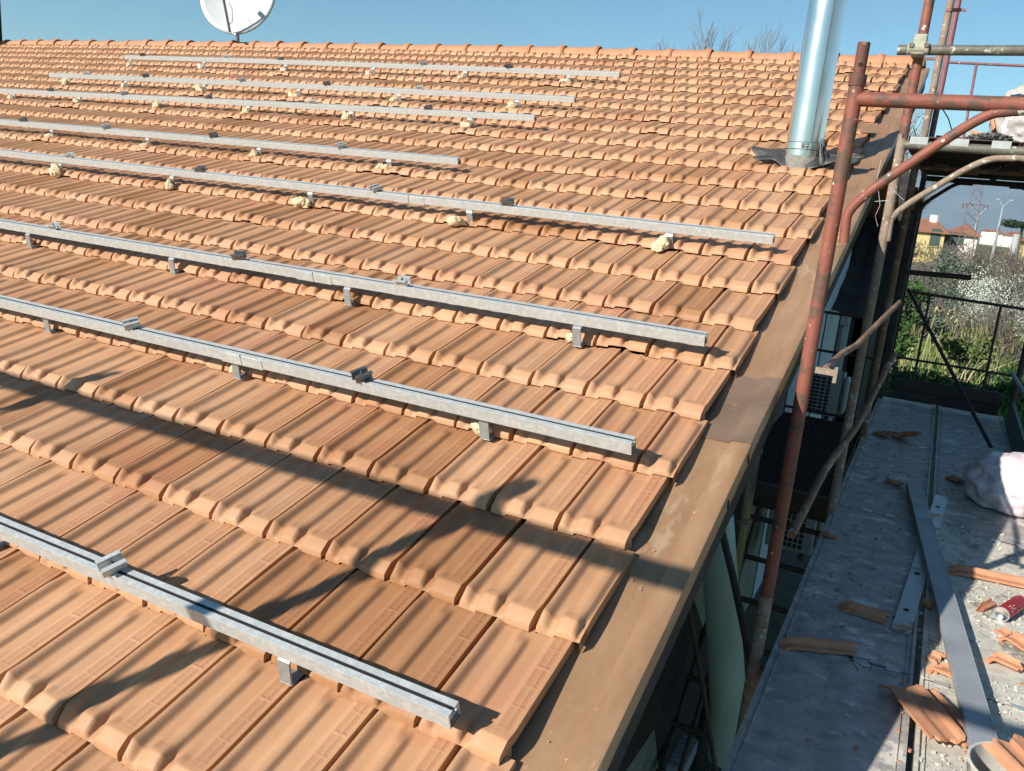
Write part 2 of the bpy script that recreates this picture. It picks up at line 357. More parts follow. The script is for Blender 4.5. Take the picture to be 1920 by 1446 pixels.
# ridge caps
rb = MB(); RX = [-.234 - 0.0 - .3945 * k for k in range(-1, 40)]
def ridge_pt(x, a, r):
    c = PW(x, 7.36, .0); return c + Vector((0, -math.cos(a) * r * 1.0, math.sin(a) * r * .92 - .012))
for i, xr in enumerate(RX):
    if i == 0: x1, x0 = .135, -.234
    else: x1, x0 = xr + .02, xr - .3945
    n = 14; jit = random.uniform(-.006, .006)
    prof = [(0, .104), (.012, .112), (.035, .118), (.055, .113), (.062, .101), (.12, .096), (.25, .094), (.375, .092), (.41, .088)] if i else [(0, .02), (.012, .07), (.04, .098), (.09, .103), (.2, .1), (.38, .095)]
    secs = []
    for d, r_ in prof:
        x = x1 - d
        if x < x0 - .06: x = x0 - .06
        secs.append([ridge_pt(x, math.pi * k / n, r_ + .002) + Vector((0, 0, jit)) for k in range(n + 1)])
    rb.loft(secs, closed=False)
rb.build('ridge_tiles', M_ridge, house, smooth=True, fix=False)
# mortar bed under the ridge
mb = MB(); mb.loft([[PW(x, 7.25, -.005), PW(x, 7.27, .03 + .006 * math.sin(x * 9)), PW(x, 7.36, .04)] for x in np.linspace(.1, -15.4, 200)], closed=False)
mb.build('ridge_mortar', M_cement, house, fix=False)
# boarding below the tiles, so that gaps are dark
db = MB(); db.grid(lambda a, b: PW(-17 * a + .02, -3.2 + 10.55 * b, -.028), 24, 10); db.build('roof_boarding', M_black, house, fix=False)
# far slope
ff = MB(); ff.grid(lambda a, b: PW(-.05 - 17 * a, 7.36, -.02) + Vector((0, 6 * b, -6 * b * .344)), 12, 4); ff.build('far_slope', M_ridge, house, fix=False)
# verge flashing in sheets
def flash(v0, v1, m, dz=0):
    sec = [(-.12, -.020), (.098, -.021), (.106, -.013), (.110, -.010), (.163, -.006), (.169, -.008), (.171, -.014), (.170, -.068), (.163, -.074), (.160, -.070), (.163, -.020)]
    secs = [[PW(x + .0012 * math.sin(v * 5), v, h + dz + .0010 * math.sin(v * 7 + x * 30)) for x, h in sec] for v in np.linspace(v0, v1, 16)]
    b = MB(); b.loft(secs, closed=False); return b.build('verge_sheet', m, house, smooth=True, fix=False)
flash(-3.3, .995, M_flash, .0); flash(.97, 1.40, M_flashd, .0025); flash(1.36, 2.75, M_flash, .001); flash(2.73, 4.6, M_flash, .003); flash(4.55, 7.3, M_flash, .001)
# the notch hooks on the sheet's drip
for v_, h_ in ((.93, -.035), (.70, -.045)):
    fb = MB(); fb.box(PW(.1725, v_, h_), (.003, .006, .03), Matrix.Rotation(S, 3, 'X')); fb.build('sheet_clip', M_black, house)
# cement crumbs and chips lying in the sheet metal channel
cb = MB()
for i in range(45):
    v = random.uniform(-.5, 3.2); x = random.uniform(.03, .15) if random.random() < .7 else random.uniform(.05, .1); r_ = random.uniform(.0008, .0026)
    p = PW(x, v, -.016); cb.box(p, (r_ * 2, r_ * 2.4, r_), Matrix.Rotation(random.uniform(0, 3), 3, 'Z'))
tag(cb.build('mortar_crumbs', mat('mortar crumb', (.62, .42, .26), None, 5, .9)), 'small sandy mortar crumbs lying on the brown verge sheet', 'crumbs', kind='stuff')
# walls, eaves
hb = MB(); hb.box((-8.5, .9 + 3.0, -1.55 - 0), (16.2, 9.6, 2.4)); 
wl = MB()
wl.prism([(-2.2, -2.66), (9.4, -2.66), (9.4, 1.55), (6.96, 2.33), (-2.2, -.86)], -16.5, -.42, Matrix(((0, 0, 1, 0), (1, 0, 0, 0), (0, 1, 0, 0), (0, 0, 0, 1))))
wl.build('gable_wall', M_plaster, house)
pw = MB(); pw.add([(-.412, 5.9, -2.6), (-.412, 9.3, -2.6), (-.412, 9.3, 1.45), (-.412, 6.96, 2.2), (-.412, 5.9, 1.85)], [(0, 1, 2, 3, 4)]); pw.build('pale_wall_panel', M_wallw, house)
bb = MB(); bb.loft([[PW(x, v, h) for x, h in ((.120, -.074), (.155, -.074), (.155, -.20), (.120, -.20))] for v in np.linspace(-3.2, 7.35, 12)]); bb.build('verge_shade_board', M_shut, house)  # near-black board added below the verge sheet, painting the shade of the void
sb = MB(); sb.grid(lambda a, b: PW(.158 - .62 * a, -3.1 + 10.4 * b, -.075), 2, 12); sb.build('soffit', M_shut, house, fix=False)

# ------------------------------------------------------------ mounting rails
def rail(i, spec):
    xl, xr, v, hl, hr, hooks, clamps, where = spec
    t = thing('mounting_rail', 'galvanised mounting rail lying across the roof tiles, ' + where if i else 'galvanised mounting rail with a chipped end, nearest the camera, cutting the lower left corner', 'mounting rail', 'solar mounting rails on the roof')
    # cross-section in (v, h), open slot on top
    s_ = .040
    sec = [(0, 0), (.040, 0), (.040, .0385), (.0395, .040), (.0245, .040), (.0245, .0375), (.0300, .0375), (.0300, .0270), (.0100, .0270), (.0100, .0375), (.0155, .0375), (.0155, .040), (.0005, .040), (0, .0385)]
    def HH(x): return hl + (hr - hl) * (x - xl) / (xr - xl)
    def VV(x): return v + .003 * math.sin(x * .9 + i)
    secs = [[PW(x, VV(x) + a, HH(x) + b) for a, b in sec] for x in np.linspace(xl, xr, 26)]
    mb_ = MB(); mb_.loft(secs, cap=False)
    # hollow end: walls of the lower chamber
    inner = [(.003, .003), (.037, .003), (.037, .024), (.003, .024)]
    for xe, s1 in ((xr, -1), (xl, 1)):
        P = [PW(xe, VV(xe) + a, HH(xe) + b) for a, b in sec]; Q = [PW(xe, VV(xe) + a, HH(xe) + b) for a, b in inner]
        Q2 = [PW(xe + s1 * .15, VV(xe) + a, HH(xe) + b) for a, b in inner]
        mb_.add(P[0:1] + P[1:2] + Q, [(0, 1, 3, 2)])
        o_ = [PW(xe, VV(xe) + a, HH(xe) + b) for a, b in [(0, 0), (.04, 0), (.04, .027), (0, .027)]]
        mb_.add(o_ + Q + Q2, [(0, 1, 5, 4), (1, 2, 6, 5), (2, 3, 7, 6), (3, 0, 4, 7), (4, 5, 9, 8), (5, 6, 10, 9), (6, 7, 11, 10), (7, 4, 8, 11), (8, 9, 10, 11)])
        up = [PW(xe, VV(xe) + a, HH(xe) + b) for a, b in [(0, .027), (.01, .027), (.01, .0375), (.0155, .0375), (.0155, .04), (.0005, .04), (0, .0385)]]
        mb_.add(up, [tuple(range(7))])
        up = [PW(xe, VV(xe) + a, HH(xe) + b) for a, b in [(.03, .027), (.04, .027), (.04, .0385), (.0395, .04), (.0245, .04), (.0245, .0375), (.03, .0375)]]
        mb_.add(up, [tuple(range(7))])
    mb_.build('profile', M_alu, t, fix=True)
    sl = MB(); sl.loft([[PW(x, VV(x) + a, HH(x) + b) for a, b in [(.0158, .034), (.0242, .034), (.0242, .0385), (.0158, .0385)]] for x in np.linspace(xl + .01, xr - .01, 20)]); sl.build('slot', M_black, t)  # black strip laid in the slot, standing in for the shade inside
    for hx in hooks:
        h = HH(hx); hv = VV(hx); b = MB(); wd = .017
        # folded stainless hook: lies under the tile, comes out over the lower one, turns up and back to the rail
        low = 0; v0 = math.floor((hv + .045) / G) * G
        path = [(v0 + .04, .012), (v0 - .012, .015), (v0 - .030, .014), (v0 - .036, .020), (v0 - .022, h - .010), (v0 - .012, h - .004), (hv + .045, h - .004)]
        lean = .010
        if i > 2: path = [(hv + .04, .008), (hv - .004, .012), (hv - .018, .020), (hv - .016, h - .014), (hv - .008, h - .004), (hv + .040, h - .004)]
        for p, q in zip(path[:-1], path[1:]):
            d = Vector((q[0] - p[0], q[1] - p[1])); nrm = Vector((-d.y, d.x)).normalized() * .0028
            def off(p_): return lean * min(1, max(0, (h - p_[1]) / h))
            A = [(p, -1), (p, 1), (q, -1), (q, 1)]
            vs_ = []
            for (pp, s_) in A:
                for e in (-1, 1): vs_.append(PW(hx + off(pp) + s_ * wd, pp[0] + nrm.x * e, pp[1] + nrm.y * e))
            b.add(vs_, [(0, 1, 3, 2), (4, 6, 7, 5), (0, 4, 5, 1), (2, 3, 7, 6), (0, 2, 6, 4), (1, 5, 7, 3)])
        b.build('roof_hook', M_hook, t)
    for ci, (cx, turn) in enumerate(clamps):
        h = HH(cx) + .042; cv = VV(cx) + .02
        base = PW(cx, cv, h); Mr = Matrix.Rotation(S, 3, 'X') @ Matrix.Rotation(turn, 3, 'Z')
        b = MB(); a_ = MB()
        def lb(B_, c, d): B_.box(base + Mr @ Vector(c), d, Mr)
        lb(b, (0, -.0155, .012), (.060, .003, .024)); lb(b, (0, .0155, .012), (.060, .003, .024)); lb(b, (0, 0, .0015), (.050, .029, .003))
        lb(b, (0, -.0225, .0255), (.060, .016, .003)); lb(b, (0, .0225, .0255), (.060, .016, .003))
        clamp = b.build('module_clamp', M_alu if (ci + i) % 2 == 0 else M_aludark, t)
        k = MB(); k.tube([base + Mr @ Vector((0, 0, .003)), base + Mr @ Vector((0, 0, .030))], .004, 8); k.tube([base + Mr @ Vector((0, 0, .014)), base + Mr @ Vector((0, 0, .021))], .0075, 6)
        k.tube([base + Mr @ Vector((-.022, -.010, -.004)), base + Mr @ Vector((-.022, .010, -.004))], .002, 5)
        k.build('bolt', M_aludark, clamp)
    for sx in {1: [-1.62], 2: [-1.87], 3: [-2.07], 0: []}.get(i, []):
        b = MB(); b.loft([[PW(sx + d, VV(sx) + a - .0018, HH(sx) + c) for a, c in [(0, -.004), (.043, -.004), (.043, .034), (0.0, .034)]] for d in (-.10, .10)])
        b.build('splice', M_alu, t)
        b = MB(); b.loft([[PW(sx + d, VV(sx) - .0022 + a, HH(sx) + c) for a, c in [(0, -.0045), (.002, -.0045), (.002, .0405), (0.0, .0405)]] for d in (-.0012, .0012)])
        b.build('joint_gap', M_black, t)
    return t
for i, sp in enumerate(RAILS): rail(i, sp)

# ------------------------------------------------------------ foam lumps at the hooks
def foam(c, size, seed, m, label):
    b = bmesh.new(); rnd = random.Random(seed)
    bmesh.ops.create_icosphere(b, subdivisions=5, radius=1)
    lobes = [(Vector((rnd.uniform(-1, 1), rnd.uniform(-.8, .8), rnd.uniform(-.3, 1))).normalized(), rnd.uniform(.25, .5)) for _ in range(9)]
    for vtx in b.verts:
        p = vtx.co.copy(); r_ = .55
        for d, s_ in lobes: r_ += s_ * max(0, p.dot(d) - .55) * 2
        r_ += .34 * noise.noise(p * 2.6 + Vector((seed * 3.1, 0, 0))) + .26 * abs(noise.noise(p * 5 + Vector((seed, 5, 0)))) + .22 * noise.noise(p * 9 + Vector((0, seed, 0)))
        q = p * r_; vtx.co = Vector((q.x * size * .9, q.y * size * .55, max(q.z, -.3) * size * .85))
    me = bpy.data.meshes.new('foam_lump'); b.to_mesh(me); b.free(); me.materials.append(m)
    me.polygons.foreach_set('use_smooth', [True] * len(me.polygons))
    o = bpy.data.objects.new('foam_lump', me); C.objects.link(o); o.location = c; o.rotation_euler = (S, 0, rnd.uniform(-.5, .5))
    tag(o, label, 'foam', 'foam lumps at the rail hooks'); return o
ORD = ['first', 'second', 'third', 'fourth', 'fifth', 'sixth', 'seventh']
for i, sp in enumerate(RAILS):
    if i == 0: continue
    for j, hx in enumerate(sp[5]):
        if i in (1, 2) and j not in (0, 1, 3): continue
        if i == 2 and j == 1: continue
        if i == 1 and j == 3: continue
        big = [0, .75, .8, 1, 1, 1.1, 1.1, 1.0][i] * (1.25 if (i, j) in ((3, 0), (3, 2), (5, 3)) else 1) * random.uniform(.85, 1.1)
        if (i, j) == (1, 1): big = .5
        if (i, j) == (2, 0): big = .5
        v0 = math.floor((sp[2] + .045) / G) * G; c = PW(hx - .03 + random.uniform(-.02, .01), (v0 if i < 3 else sp[2] - .03) - .010, .026)
        foam(c, .040 * big, i * 10 + j, M_foamw if i == 7 else M_foam,
             ('off white' if i == 7 else 'cream yellow') + ' foam, %s from the right, on the mounting rail %s' % (ORD[j], sp[7]))

# ------------------------------------------------------------ flue pipe with its flashing
fx, fy = -.265, 3.70
base = Vector((fx, fy, 0)); zb = fy * math.tan(S) + .05
flue = thing('flue_pipe', 'tall polished stainless steel flue pipe rising from the roof beside the red scaffold post', 'flue')
b = MB(); r_ = .1045; n = 64
b.tube([(fx, fy, zb + .02), (fx, fy, zb + 2.4)], r_, n); b.build('pipe', M_inox, flue, smooth=True)
b = MB()
for zz in (.98,):
    b.tube([(fx, fy, zb + zz), (fx, fy, zb + zz + .004), (fx, fy, zb + zz + .012), (fx, fy, zb + zz + .016)], 0, n, False, [.1046, .1062, .1062, .1046])
b.build('joint_ring', M_inox, flue, smooth=True)
b = MB(); b.tube([(fx, fy, zb + .045), (fx, fy, zb + .05), (fx, fy, zb + .085), (fx, fy, zb + .09)], 0, n, False, [.106, .111, .111, .106]); b.tube([(fx, fy, zb + .01), (fx, fy, zb + .045)], .108, n, False)
b.build('clamp_band', M_inox, flue, smooth=True)
b = MB(); a0 = math.radians(-85)
for da, z0, hh in ((0, .052, .03), (.22, .052, .03)):
    p = Vector((fx + math.cos(a0 + da) * .113, fy + math.sin(a0 + da) * .113, zb + z0 + .015)); b.tube([p - Vector((0, 0, .013)), p + Vector((0, 0, .013))], .007, 8)
p = Vector((fx + math.cos(a0 + .11) * .116, fy + math.sin(a0 + .11) * .116, zb + .067)); b.tube([p - Vector((.02, 0, 0)), p + Vector((.02, 0, 0))], .004, 8)
b.build('clamp_bolt', M_aludark, flue)
b = MB(); aa = math.radians(-62); b.box((fx + math.cos(aa) * (r_ + .0002), fy + math.sin(aa) * (r_ + .0002), zb + 1.24), (.0022, .0035, 2.3), Matrix.Rotation(aa, 3, 'Z')); b.build('seam', M_aludark, flue)
b = MB(); 
def col(a, t):
    r = .1095 + .010 * t + .002 * math.sin(a * 5); z = zb + .012 - .05 * t + .004 * math.sin(a * 9 + 2)
    return Vector((fx + math.cos(a) * r, fy + math.sin(a) * r, z + (math.sin(a) * r) * math.tan(S) * t))
b.grid(lambda u, v: col(u * 2 * math.pi, v), 60, 4); b.build('cement_collar', M_cement, flue, smooth=True, fix=False)
# torn lead skirt
def skirt(u, v):
    a = u * 2 * math.pi; rad = .108 + v * (.115 + .06 * math.cos(a * 2) + .03 * math.sin(a * 5 + 1) + .02 * math.sin(a * 9))
    x = fx + math.cos(a) * rad * 1.08; y = fy + math.sin(a) * rad * .62
    vv = y / cS; front = max(0, -math.sin(a))
    wave = (.014 * math.sin(a * 7) + .010 * math.sin(a * 11 + 1)) * v + .03 * v * (1 - front) * .2
    return Vector((x, y, y * math.tan(S) + .058 + wave - .012 * v * front + .02 * (1 - v)))
b = MB(); b.grid(skirt, 120, 10); o = b.build('lead_apron', M_lead, flue, smooth=True, fix=False)
md = o.modifiers.new('s', 'SOLIDIFY'); md.thickness = .003
# crumpled tar membrane on its right side
b = MB()
for s_ in range(5):
    a1 = -.55 + s_ * .3
    pts = [Vector((fx + math.cos(a1) * (.112 + .01 * k), fy + math.sin(a1) * (.112 + .01 * k), zb + .10 - .035 * k + .02 * math.sin(k * 3 + s_))) for k in range(5)]
    b.tube(pts, .02, 7, True, [.003, .007, .012, .016, .010])
b.build('membrane', M_lead, flue, smooth=True)

# ------------------------------------------------------------ satellite dish
dp = PW(-8.3, 7.55, 0); dish = thing('satellite_dish', 'round white satellite dish on a mast behind the ridge, upper left', 'satellite dish')
mt = MB(); q0 = aty(446, 92, dp.y); q1 = aty(444, 20, dp.y); mt.tube([q0 + Vector((0, 0, -.5)), q0, q1], .024, 12); mt.build('mast', M_aludark, dish)
ctr = aty(446, -14, dp.y - .25); rim = aty(501, -14, dp.y - .25); rad = (rim - ctr).length
face = Vector((.30, -.93, .22)).normalized(); Q = face.to_track_quat('Z', 'Y').to_matrix()
b = MB()
def dsh(u, v): a = u * 2 * math.pi; rr_ = v * rad * 1.02; return ctr + Q @ Vector((math.cos(a) * rr_, math.sin(a) * rr_ * 1.04, .16 * rad * (v * v - 1)))
b.grid(dsh, 64, 12); o = b.build('reflector', M_dish, dish, smooth=True, fix=False); md = o.modifiers.new('s', 'SOLIDIFY'); md.thickness = .012; md.offset = -1
b = MB(); b.tube([dsh(k / 64, 1.0) for k in range(65)], .012, 8); b.build('rim', M_aludark, dish, smooth=True)
b = MB(); low = dsh(.75, 1.0); foc = ctr + Q @ Vector((0, -.15 * rad, rad * .9)); b.tube([aty(443, 66, dp.y - .4), low.lerp(foc, .02) + Vector((0, -.05, 0)), foc], .016, 8)
b.build('feed_arm', M_aludark, dish)
b = MB(); b.tube([foc, foc + (ctr - foc).normalized() * .12], .03, 12); b.build('receiver', M_aludark, dish)
b = MB(); b.tube([low + Vector((0, -.08, .35)), low + Vector((.10, -.12, .28)), low + Vector((.11, -.12, .12)), low + Vector((.0, -.08, .08))], .004, 5); b.build('cable', M_wire, dish)
# chimney stack whose edge shows at the left border
cx = aty(4, 66, 6.95).x
st = MB(); st.box((cx - .40, 6.7, 2.9), (.8, .5, 2.6)); st.build('shaft', M_black, (cs := thing('chimney_stack', 'dark edge of a chimney stack at the left border above the ridge', 'chimney')))

# ------------------------------------------------------------ scaffold
ZD = -.65
YF = [1.42, 3.24, 5.06, 6.92]
def xline(Y, x, y): return aty(x, y, Y).x
def post(b, x, y, z0, z1, r=.0245, n=20): b.tube([(x, y, z0), (x, y, z1)], r, n)
def frame(Y, x, zt, m, label, zlow, brace, spig, mtop=None):
    t = thing('scaffold_support', label, 'scaffold frame', 'scaffold frames beside the verge')
    X2 = x + 1.08
    b = MB(); post(b, x, Y, zlow, zt + .05); s1 = b.build('standard', m, t, smooth=True)
    b = MB(); post(b, X2, Y, zlow, zt + .05); b.build('standard', m, t, smooth=True)
    b = MB(); b.tube([(x, Y, zt), (X2, Y, zt)], .0235, 18); b.build('transom', mtop or m, t, smooth=True)
    for sgn, x0 in ((1, x), (-1, X2)):
        pts = [Vector((x0 + sgn * (p.x - x), Y, p.z)) for p in brace]
        b = MB(); b.tube(bent(pts, .33), .0165, 14); b.build('knee_brace', m, t, smooth=True)
    if spig:
        b = MB(); b.tube([(x, Y, zt + .04), (x, Y, zt + .075)], .0275, 20); b.build('collar', M_redrust, t, smooth=True)
        b = MB(); b.pipe([(x, Y, zt + .07), (x, Y, spig)], .0195, .003, 20)
        hz = spig - .07; b.build('spigot', M_redrust, t, smooth=True)
        b = MB(); d = (CAM - Vector((x, Y, hz))); d.z = 0; d.normalize(); b.tube([Vector((x, Y, hz)) + d * .0185, Vector((x, Y, hz)) + d * .0202], .007, 12); b.build('pin_hole', M_black, t)
    return t
Y1 = YF[0]; x1 = xline(Y1, 1598, 208); zt1 = aty(1612, 186, Y1).z
br1 = [aty(1582, 455, Y1), aty(1590, 385, Y1), aty(1845, 213, Y1), aty(1925, 206, Y1)]
br1 = [Vector((p.x, Y1, p.z)) for p in br1]; dxx = x1 - br1[0].x + .036
br1 = [Vector((p.x, Y1, p.z)) for p in br1]
zj = aty(1445, 1120, Y1).z
f1 = frame(Y1, x1, zt1, M_red, 'red painted scaffold frame nearest the camera, crossing the verge', zj, br1, aty(1622, 80, Y1).z)
b = MB(); p = aty(1612, 240, Y1 - .03); b.box(p + Vector((.045, 0, 0)), (.085, .008, .028)); b.tube([p + Vector((.075, -.01, -.02)), p + Vector((.075, .01, -.02))], .009, 10); b.build('locking_pin', M_rust, f1)
b = MB(); p = aty(1533, 694, Y1); b.box(p + Vector((.03, 0, 0)), (.075, .01, .022)); b.box(p + Vector((.062, -.01, -.005)), (.012, .02, .055)); b.build('pin_bracket', M_buff, f1)
# lower lift of the same post
fl = thing('scaffold_support', 'grey lower scaffold frame standing under the red one, its post plaster stained', 'scaffold frame', 'scaffold frames beside the verge')
b = MB(); post(b, x1, Y1, -2.65, zj + .001, .0245); b.build('standard', M_buff, fl, smooth=True)
b = MB(); post(b, x1 + 1.08, Y1, -2.65, -.67); b.build('standard', M_rust, fl, smooth=True)
b = MB(); b.tube([(x1, Y1, ZD - .07), (x1 + 1.08, Y1, ZD - .07)], .0235, 16); b.build('transom', M_rust, fl, smooth=True)
Y2 = YF[1]; x2 = xline(Y2, 1690, 272); zt2 = aty(1700, 272, Y2).z
br2 = [aty(1664, 452, Y2), aty(1672, 400, Y2), aty(1842, 298, Y2), aty(1925, 296, Y2)]
f2 = frame(Y2, x2, zt2, M_buff, 'rusty scaffold frame caked with plaster, carrying the upper deck', -2.65, [Vector((p.x, Y2, p.z)) for p in br2], None, M_grey)
f2u = thing('scaffold_support', 'red upper scaffold post with a crusted coupler, rising out of the picture', 'scaffold frame', 'scaffold frames beside the verge')
b = MB(); post(b, x2 + .002, Y2, zt2 + .03, 3.4, .0245); b.build('standard', M_red, f2u, smooth=True)
b = MB(); post(b, x2 + 1.08, Y2, zt2 + .03, 3.4); b.build('standard', M_red, f2u, smooth=True)
b = MB(); b.tube([(x2, Y2, 3.3), (x2 + 1.08, Y2, 3.3)], .0235, 16); b.build('transom', M_red, f2u, smooth=True)
for k, (Y, ref, m, lab) in enumerate(((YF[2], (1716, 345), M_rust, 'dark rust coloured scaffold frame behind the plaster caked one'), (YF[3], (1729, 372), M_dark, 'farthest scaffold frame with black knee braces at the end of the deck'))):
    x = x2 + .005 * (k + 1) - .0; zt = zt2
    brk = [Vector((x + .02, Y, zt - .30)), Vector((x + .04, Y, zt - .22)), Vector((x + .27, Y, zt - .02)), Vector((x + .40, Y, zt - .02))]
    frame(Y, x, zt, m, lab, -2.65, brk, None)
    t = thing('scaffold_support', ('rust and cream upper scaffold post between the two red ones' if k == 0 else 'faded red upper scaffold post with a flaking white patch, farthest away'), 'scaffold frame', 'scaffold frames beside the verge')
    ux = xline(Y, *((1750, 168) if k == 0 else (1764, 168)))
    b = MB(); post(b, ux, Y, zt + .02, 3.6); b.build('standard', M_buff if k == 0 else M_mauve, t, smooth=True)
    b = MB(); post(b, ux + 1.08, Y, zt + .02, 3.6); b.build('standard', M_mauve, t, smooth=True)
    b = MB(); b.box((ux + .03, Y - .02, aty(1800, 20, Y).z), (.09, .02, .02)); b.box((ux + .03, Y - .02, zt + .12), (.09, .02, .02)); b.build('pin_bracket', M_mauve, t)
# horizontal grey tube with coupler
Yt = Y2 - .055; tb = thing('scaffold_tube', 'horizontal grey scaffold tube clamped to the red upper post', 'scaffold tube')
pa, pb = aty(1683, 94, Yt), aty(1925, 95, Yt); pb = pa + (pb - pa) * 2.4; b = MB(); b.pipe([pa, pb], .0242, .004, 20); b.build('tube', M_grey, tb, smooth=True)
pc = aty(1722, 92, Yt); b = MB()
b.box(pc + Vector((0, .0, 0)), (.062, .065, .060)); b.box(pc + Vector((0, .05, .02)), (.060, .065, .11)); b.tube([pc + Vector((-.05, -.01, 0)), pc + Vector((.05, -.01, 0))], .031, 14)
cpl = b.build('coupler', M_coup, tb, bevel=.006)
b = MB()
for sx in (-.032, .036):
    b.tube([pc + Vector((sx, -.045, .012)), pc + Vector((sx, .03, .012))], .008, 10); b.tube([pc + Vector((sx, -.047, .012)), pc + Vector((sx, -.035, .012))], .013, 6)
b.build('bolt', M_grey, cpl)
b = MB(); p = pc + Vector((.06, 0, -.045)); b.box(p, (.05, .02, .012)); b.build('wedge', M_rust, tb)
# long diagonal braces on the wall side
def stick(name, label, pts, r, m, cat, g=None, n=12):
    b = MB(); b.tube(pts, r, n); o = b.build(name, m, None, smooth=True); return tag(o, label, cat, g)
xb = x1 + .045
dA0 = Vector(aty(1548, 692, Y1 + .02)); dA1 = aty(1686, 567, YF[3] - .1)
stick('diagonal_brace', 'upper grey diagonal brace tube hooked on the red post', [dA0, dA0.lerp(aty(1606, 648, 2.2), .5) + Vector((0, 0, .012)), aty(1606, 648, 2.2), aty(1686, 567, 3.2)], .0135, M_rust, 'brace', 'diagonal scaffold braces')
stick('diagonal_brace', 'lower grey diagonal brace tube running from the red post up past the deck edge', [aty(1484, 1003, Y1 + .05), aty(1547, 880, 2.0), aty(1606, 800, 2.6), aty(1676, 665, 3.35)], .0165, M_rust, 'brace', 'diagonal scaffold braces')
d0 = aty(1703, 543, YF[3] - .05); d1 = atz(1858, 838, ZD + .05)
stick('diagonal_brace', 'black diagonal brace in front of the far guardrail', [d0, d1], .0155, M_dark, 'brace', 'diagonal scaffold braces')
stick('diagonal_brace', 'blue grey brace crossing the right border beside the far frame', [aty(1898, 700, YF[3] - .1), aty(1925, 745, 6.0)], .0165, M_plank, 'brace', 'diagonal scaffold braces')
# guardrail at the far end of the lower deck
Yg = YF[3] - .03; gr = thing('guardrail', 'black steel end guardrail with two bars and uprights at the far end of the deck', 'guardrail')
def seg(b, p, q, r): b.tube([aty(*p, Yg), aty(*q, Yg)], r, 10)
b = MB(); seg(b, (1700, 546), (1935, 582), .013); b.build('top_bar', M_dark, gr, smooth=True)
b = MB(); seg(b, (1672, 668), (1905, 706), .011); b.build('middle_bar', M_dark, gr, smooth=True)
for p, q in (((1744, 553), (1712, 720)), ((1877, 573), (1842, 735))):
    b = MB(); seg(b, p, q, .011); b.build('upright', M_dark, gr, smooth=True)
stick('scaffold_tube', 'short black tube end above the far guardrail', [aty(1688, 509, Yg), aty(1821, 521, Yg)], .0242, M_dark, 'scaffold tube')
# toe boards
b = MB(); q = [aty(1678, 707, Yg), aty(1876, 737, Yg), aty(1868, 779, Yg), aty(1673, 744, Yg)]
b.add([p + Vector((0, d, 0)) for d in (-.012, .012) for p in q], [(0, 1, 2, 3), (7, 6, 5, 4), (0, 4, 5, 1), (1, 5, 6, 2), (2, 6, 7, 3), (3, 7, 4, 0)])
tbd = b.build('toe_board', M_wood, None); tag(tbd, 'dark plank toe board standing across the far end of the deck', 'toe board', 'deck toe boards')
b = MB(); q = [q_.lerp(q2_, .55) for q_, q2_ in ((aty(1678, 707, Yg), aty(1673, 744, Yg)), (aty(1876, 737, Yg), aty(1868, 779, Yg)))]
b.tube([q[0] + Vector((0, -.013, 0)), q[1] + Vector((0, -.013, 0))], .004, 4); b.build('board_joint', M_black, tbd)
b = MB(); xo = atz(1882, 790, ZD).x
q = [Vector((xo, 6.8, ZD)), Vector((xo, 4.4, ZD)), Vector((xo + .02, 4.4, ZD + .17)), Vector((xo + .02, 6.8, ZD + .20))]
b.add([p + Vector((d, 0, 0)) for d in (0, .02) for p in q], [(0, 1, 2, 3), (7, 6, 5, 4), (0, 4, 5, 1), (1, 5, 6, 2), (2, 6, 7, 3), (3, 7, 4, 0)])
tag(b.build('toe_board', M_teel, None), 'blue green toe board along the outer edge of the deck behind the pink bag', 'toe board', 'deck toe boards')
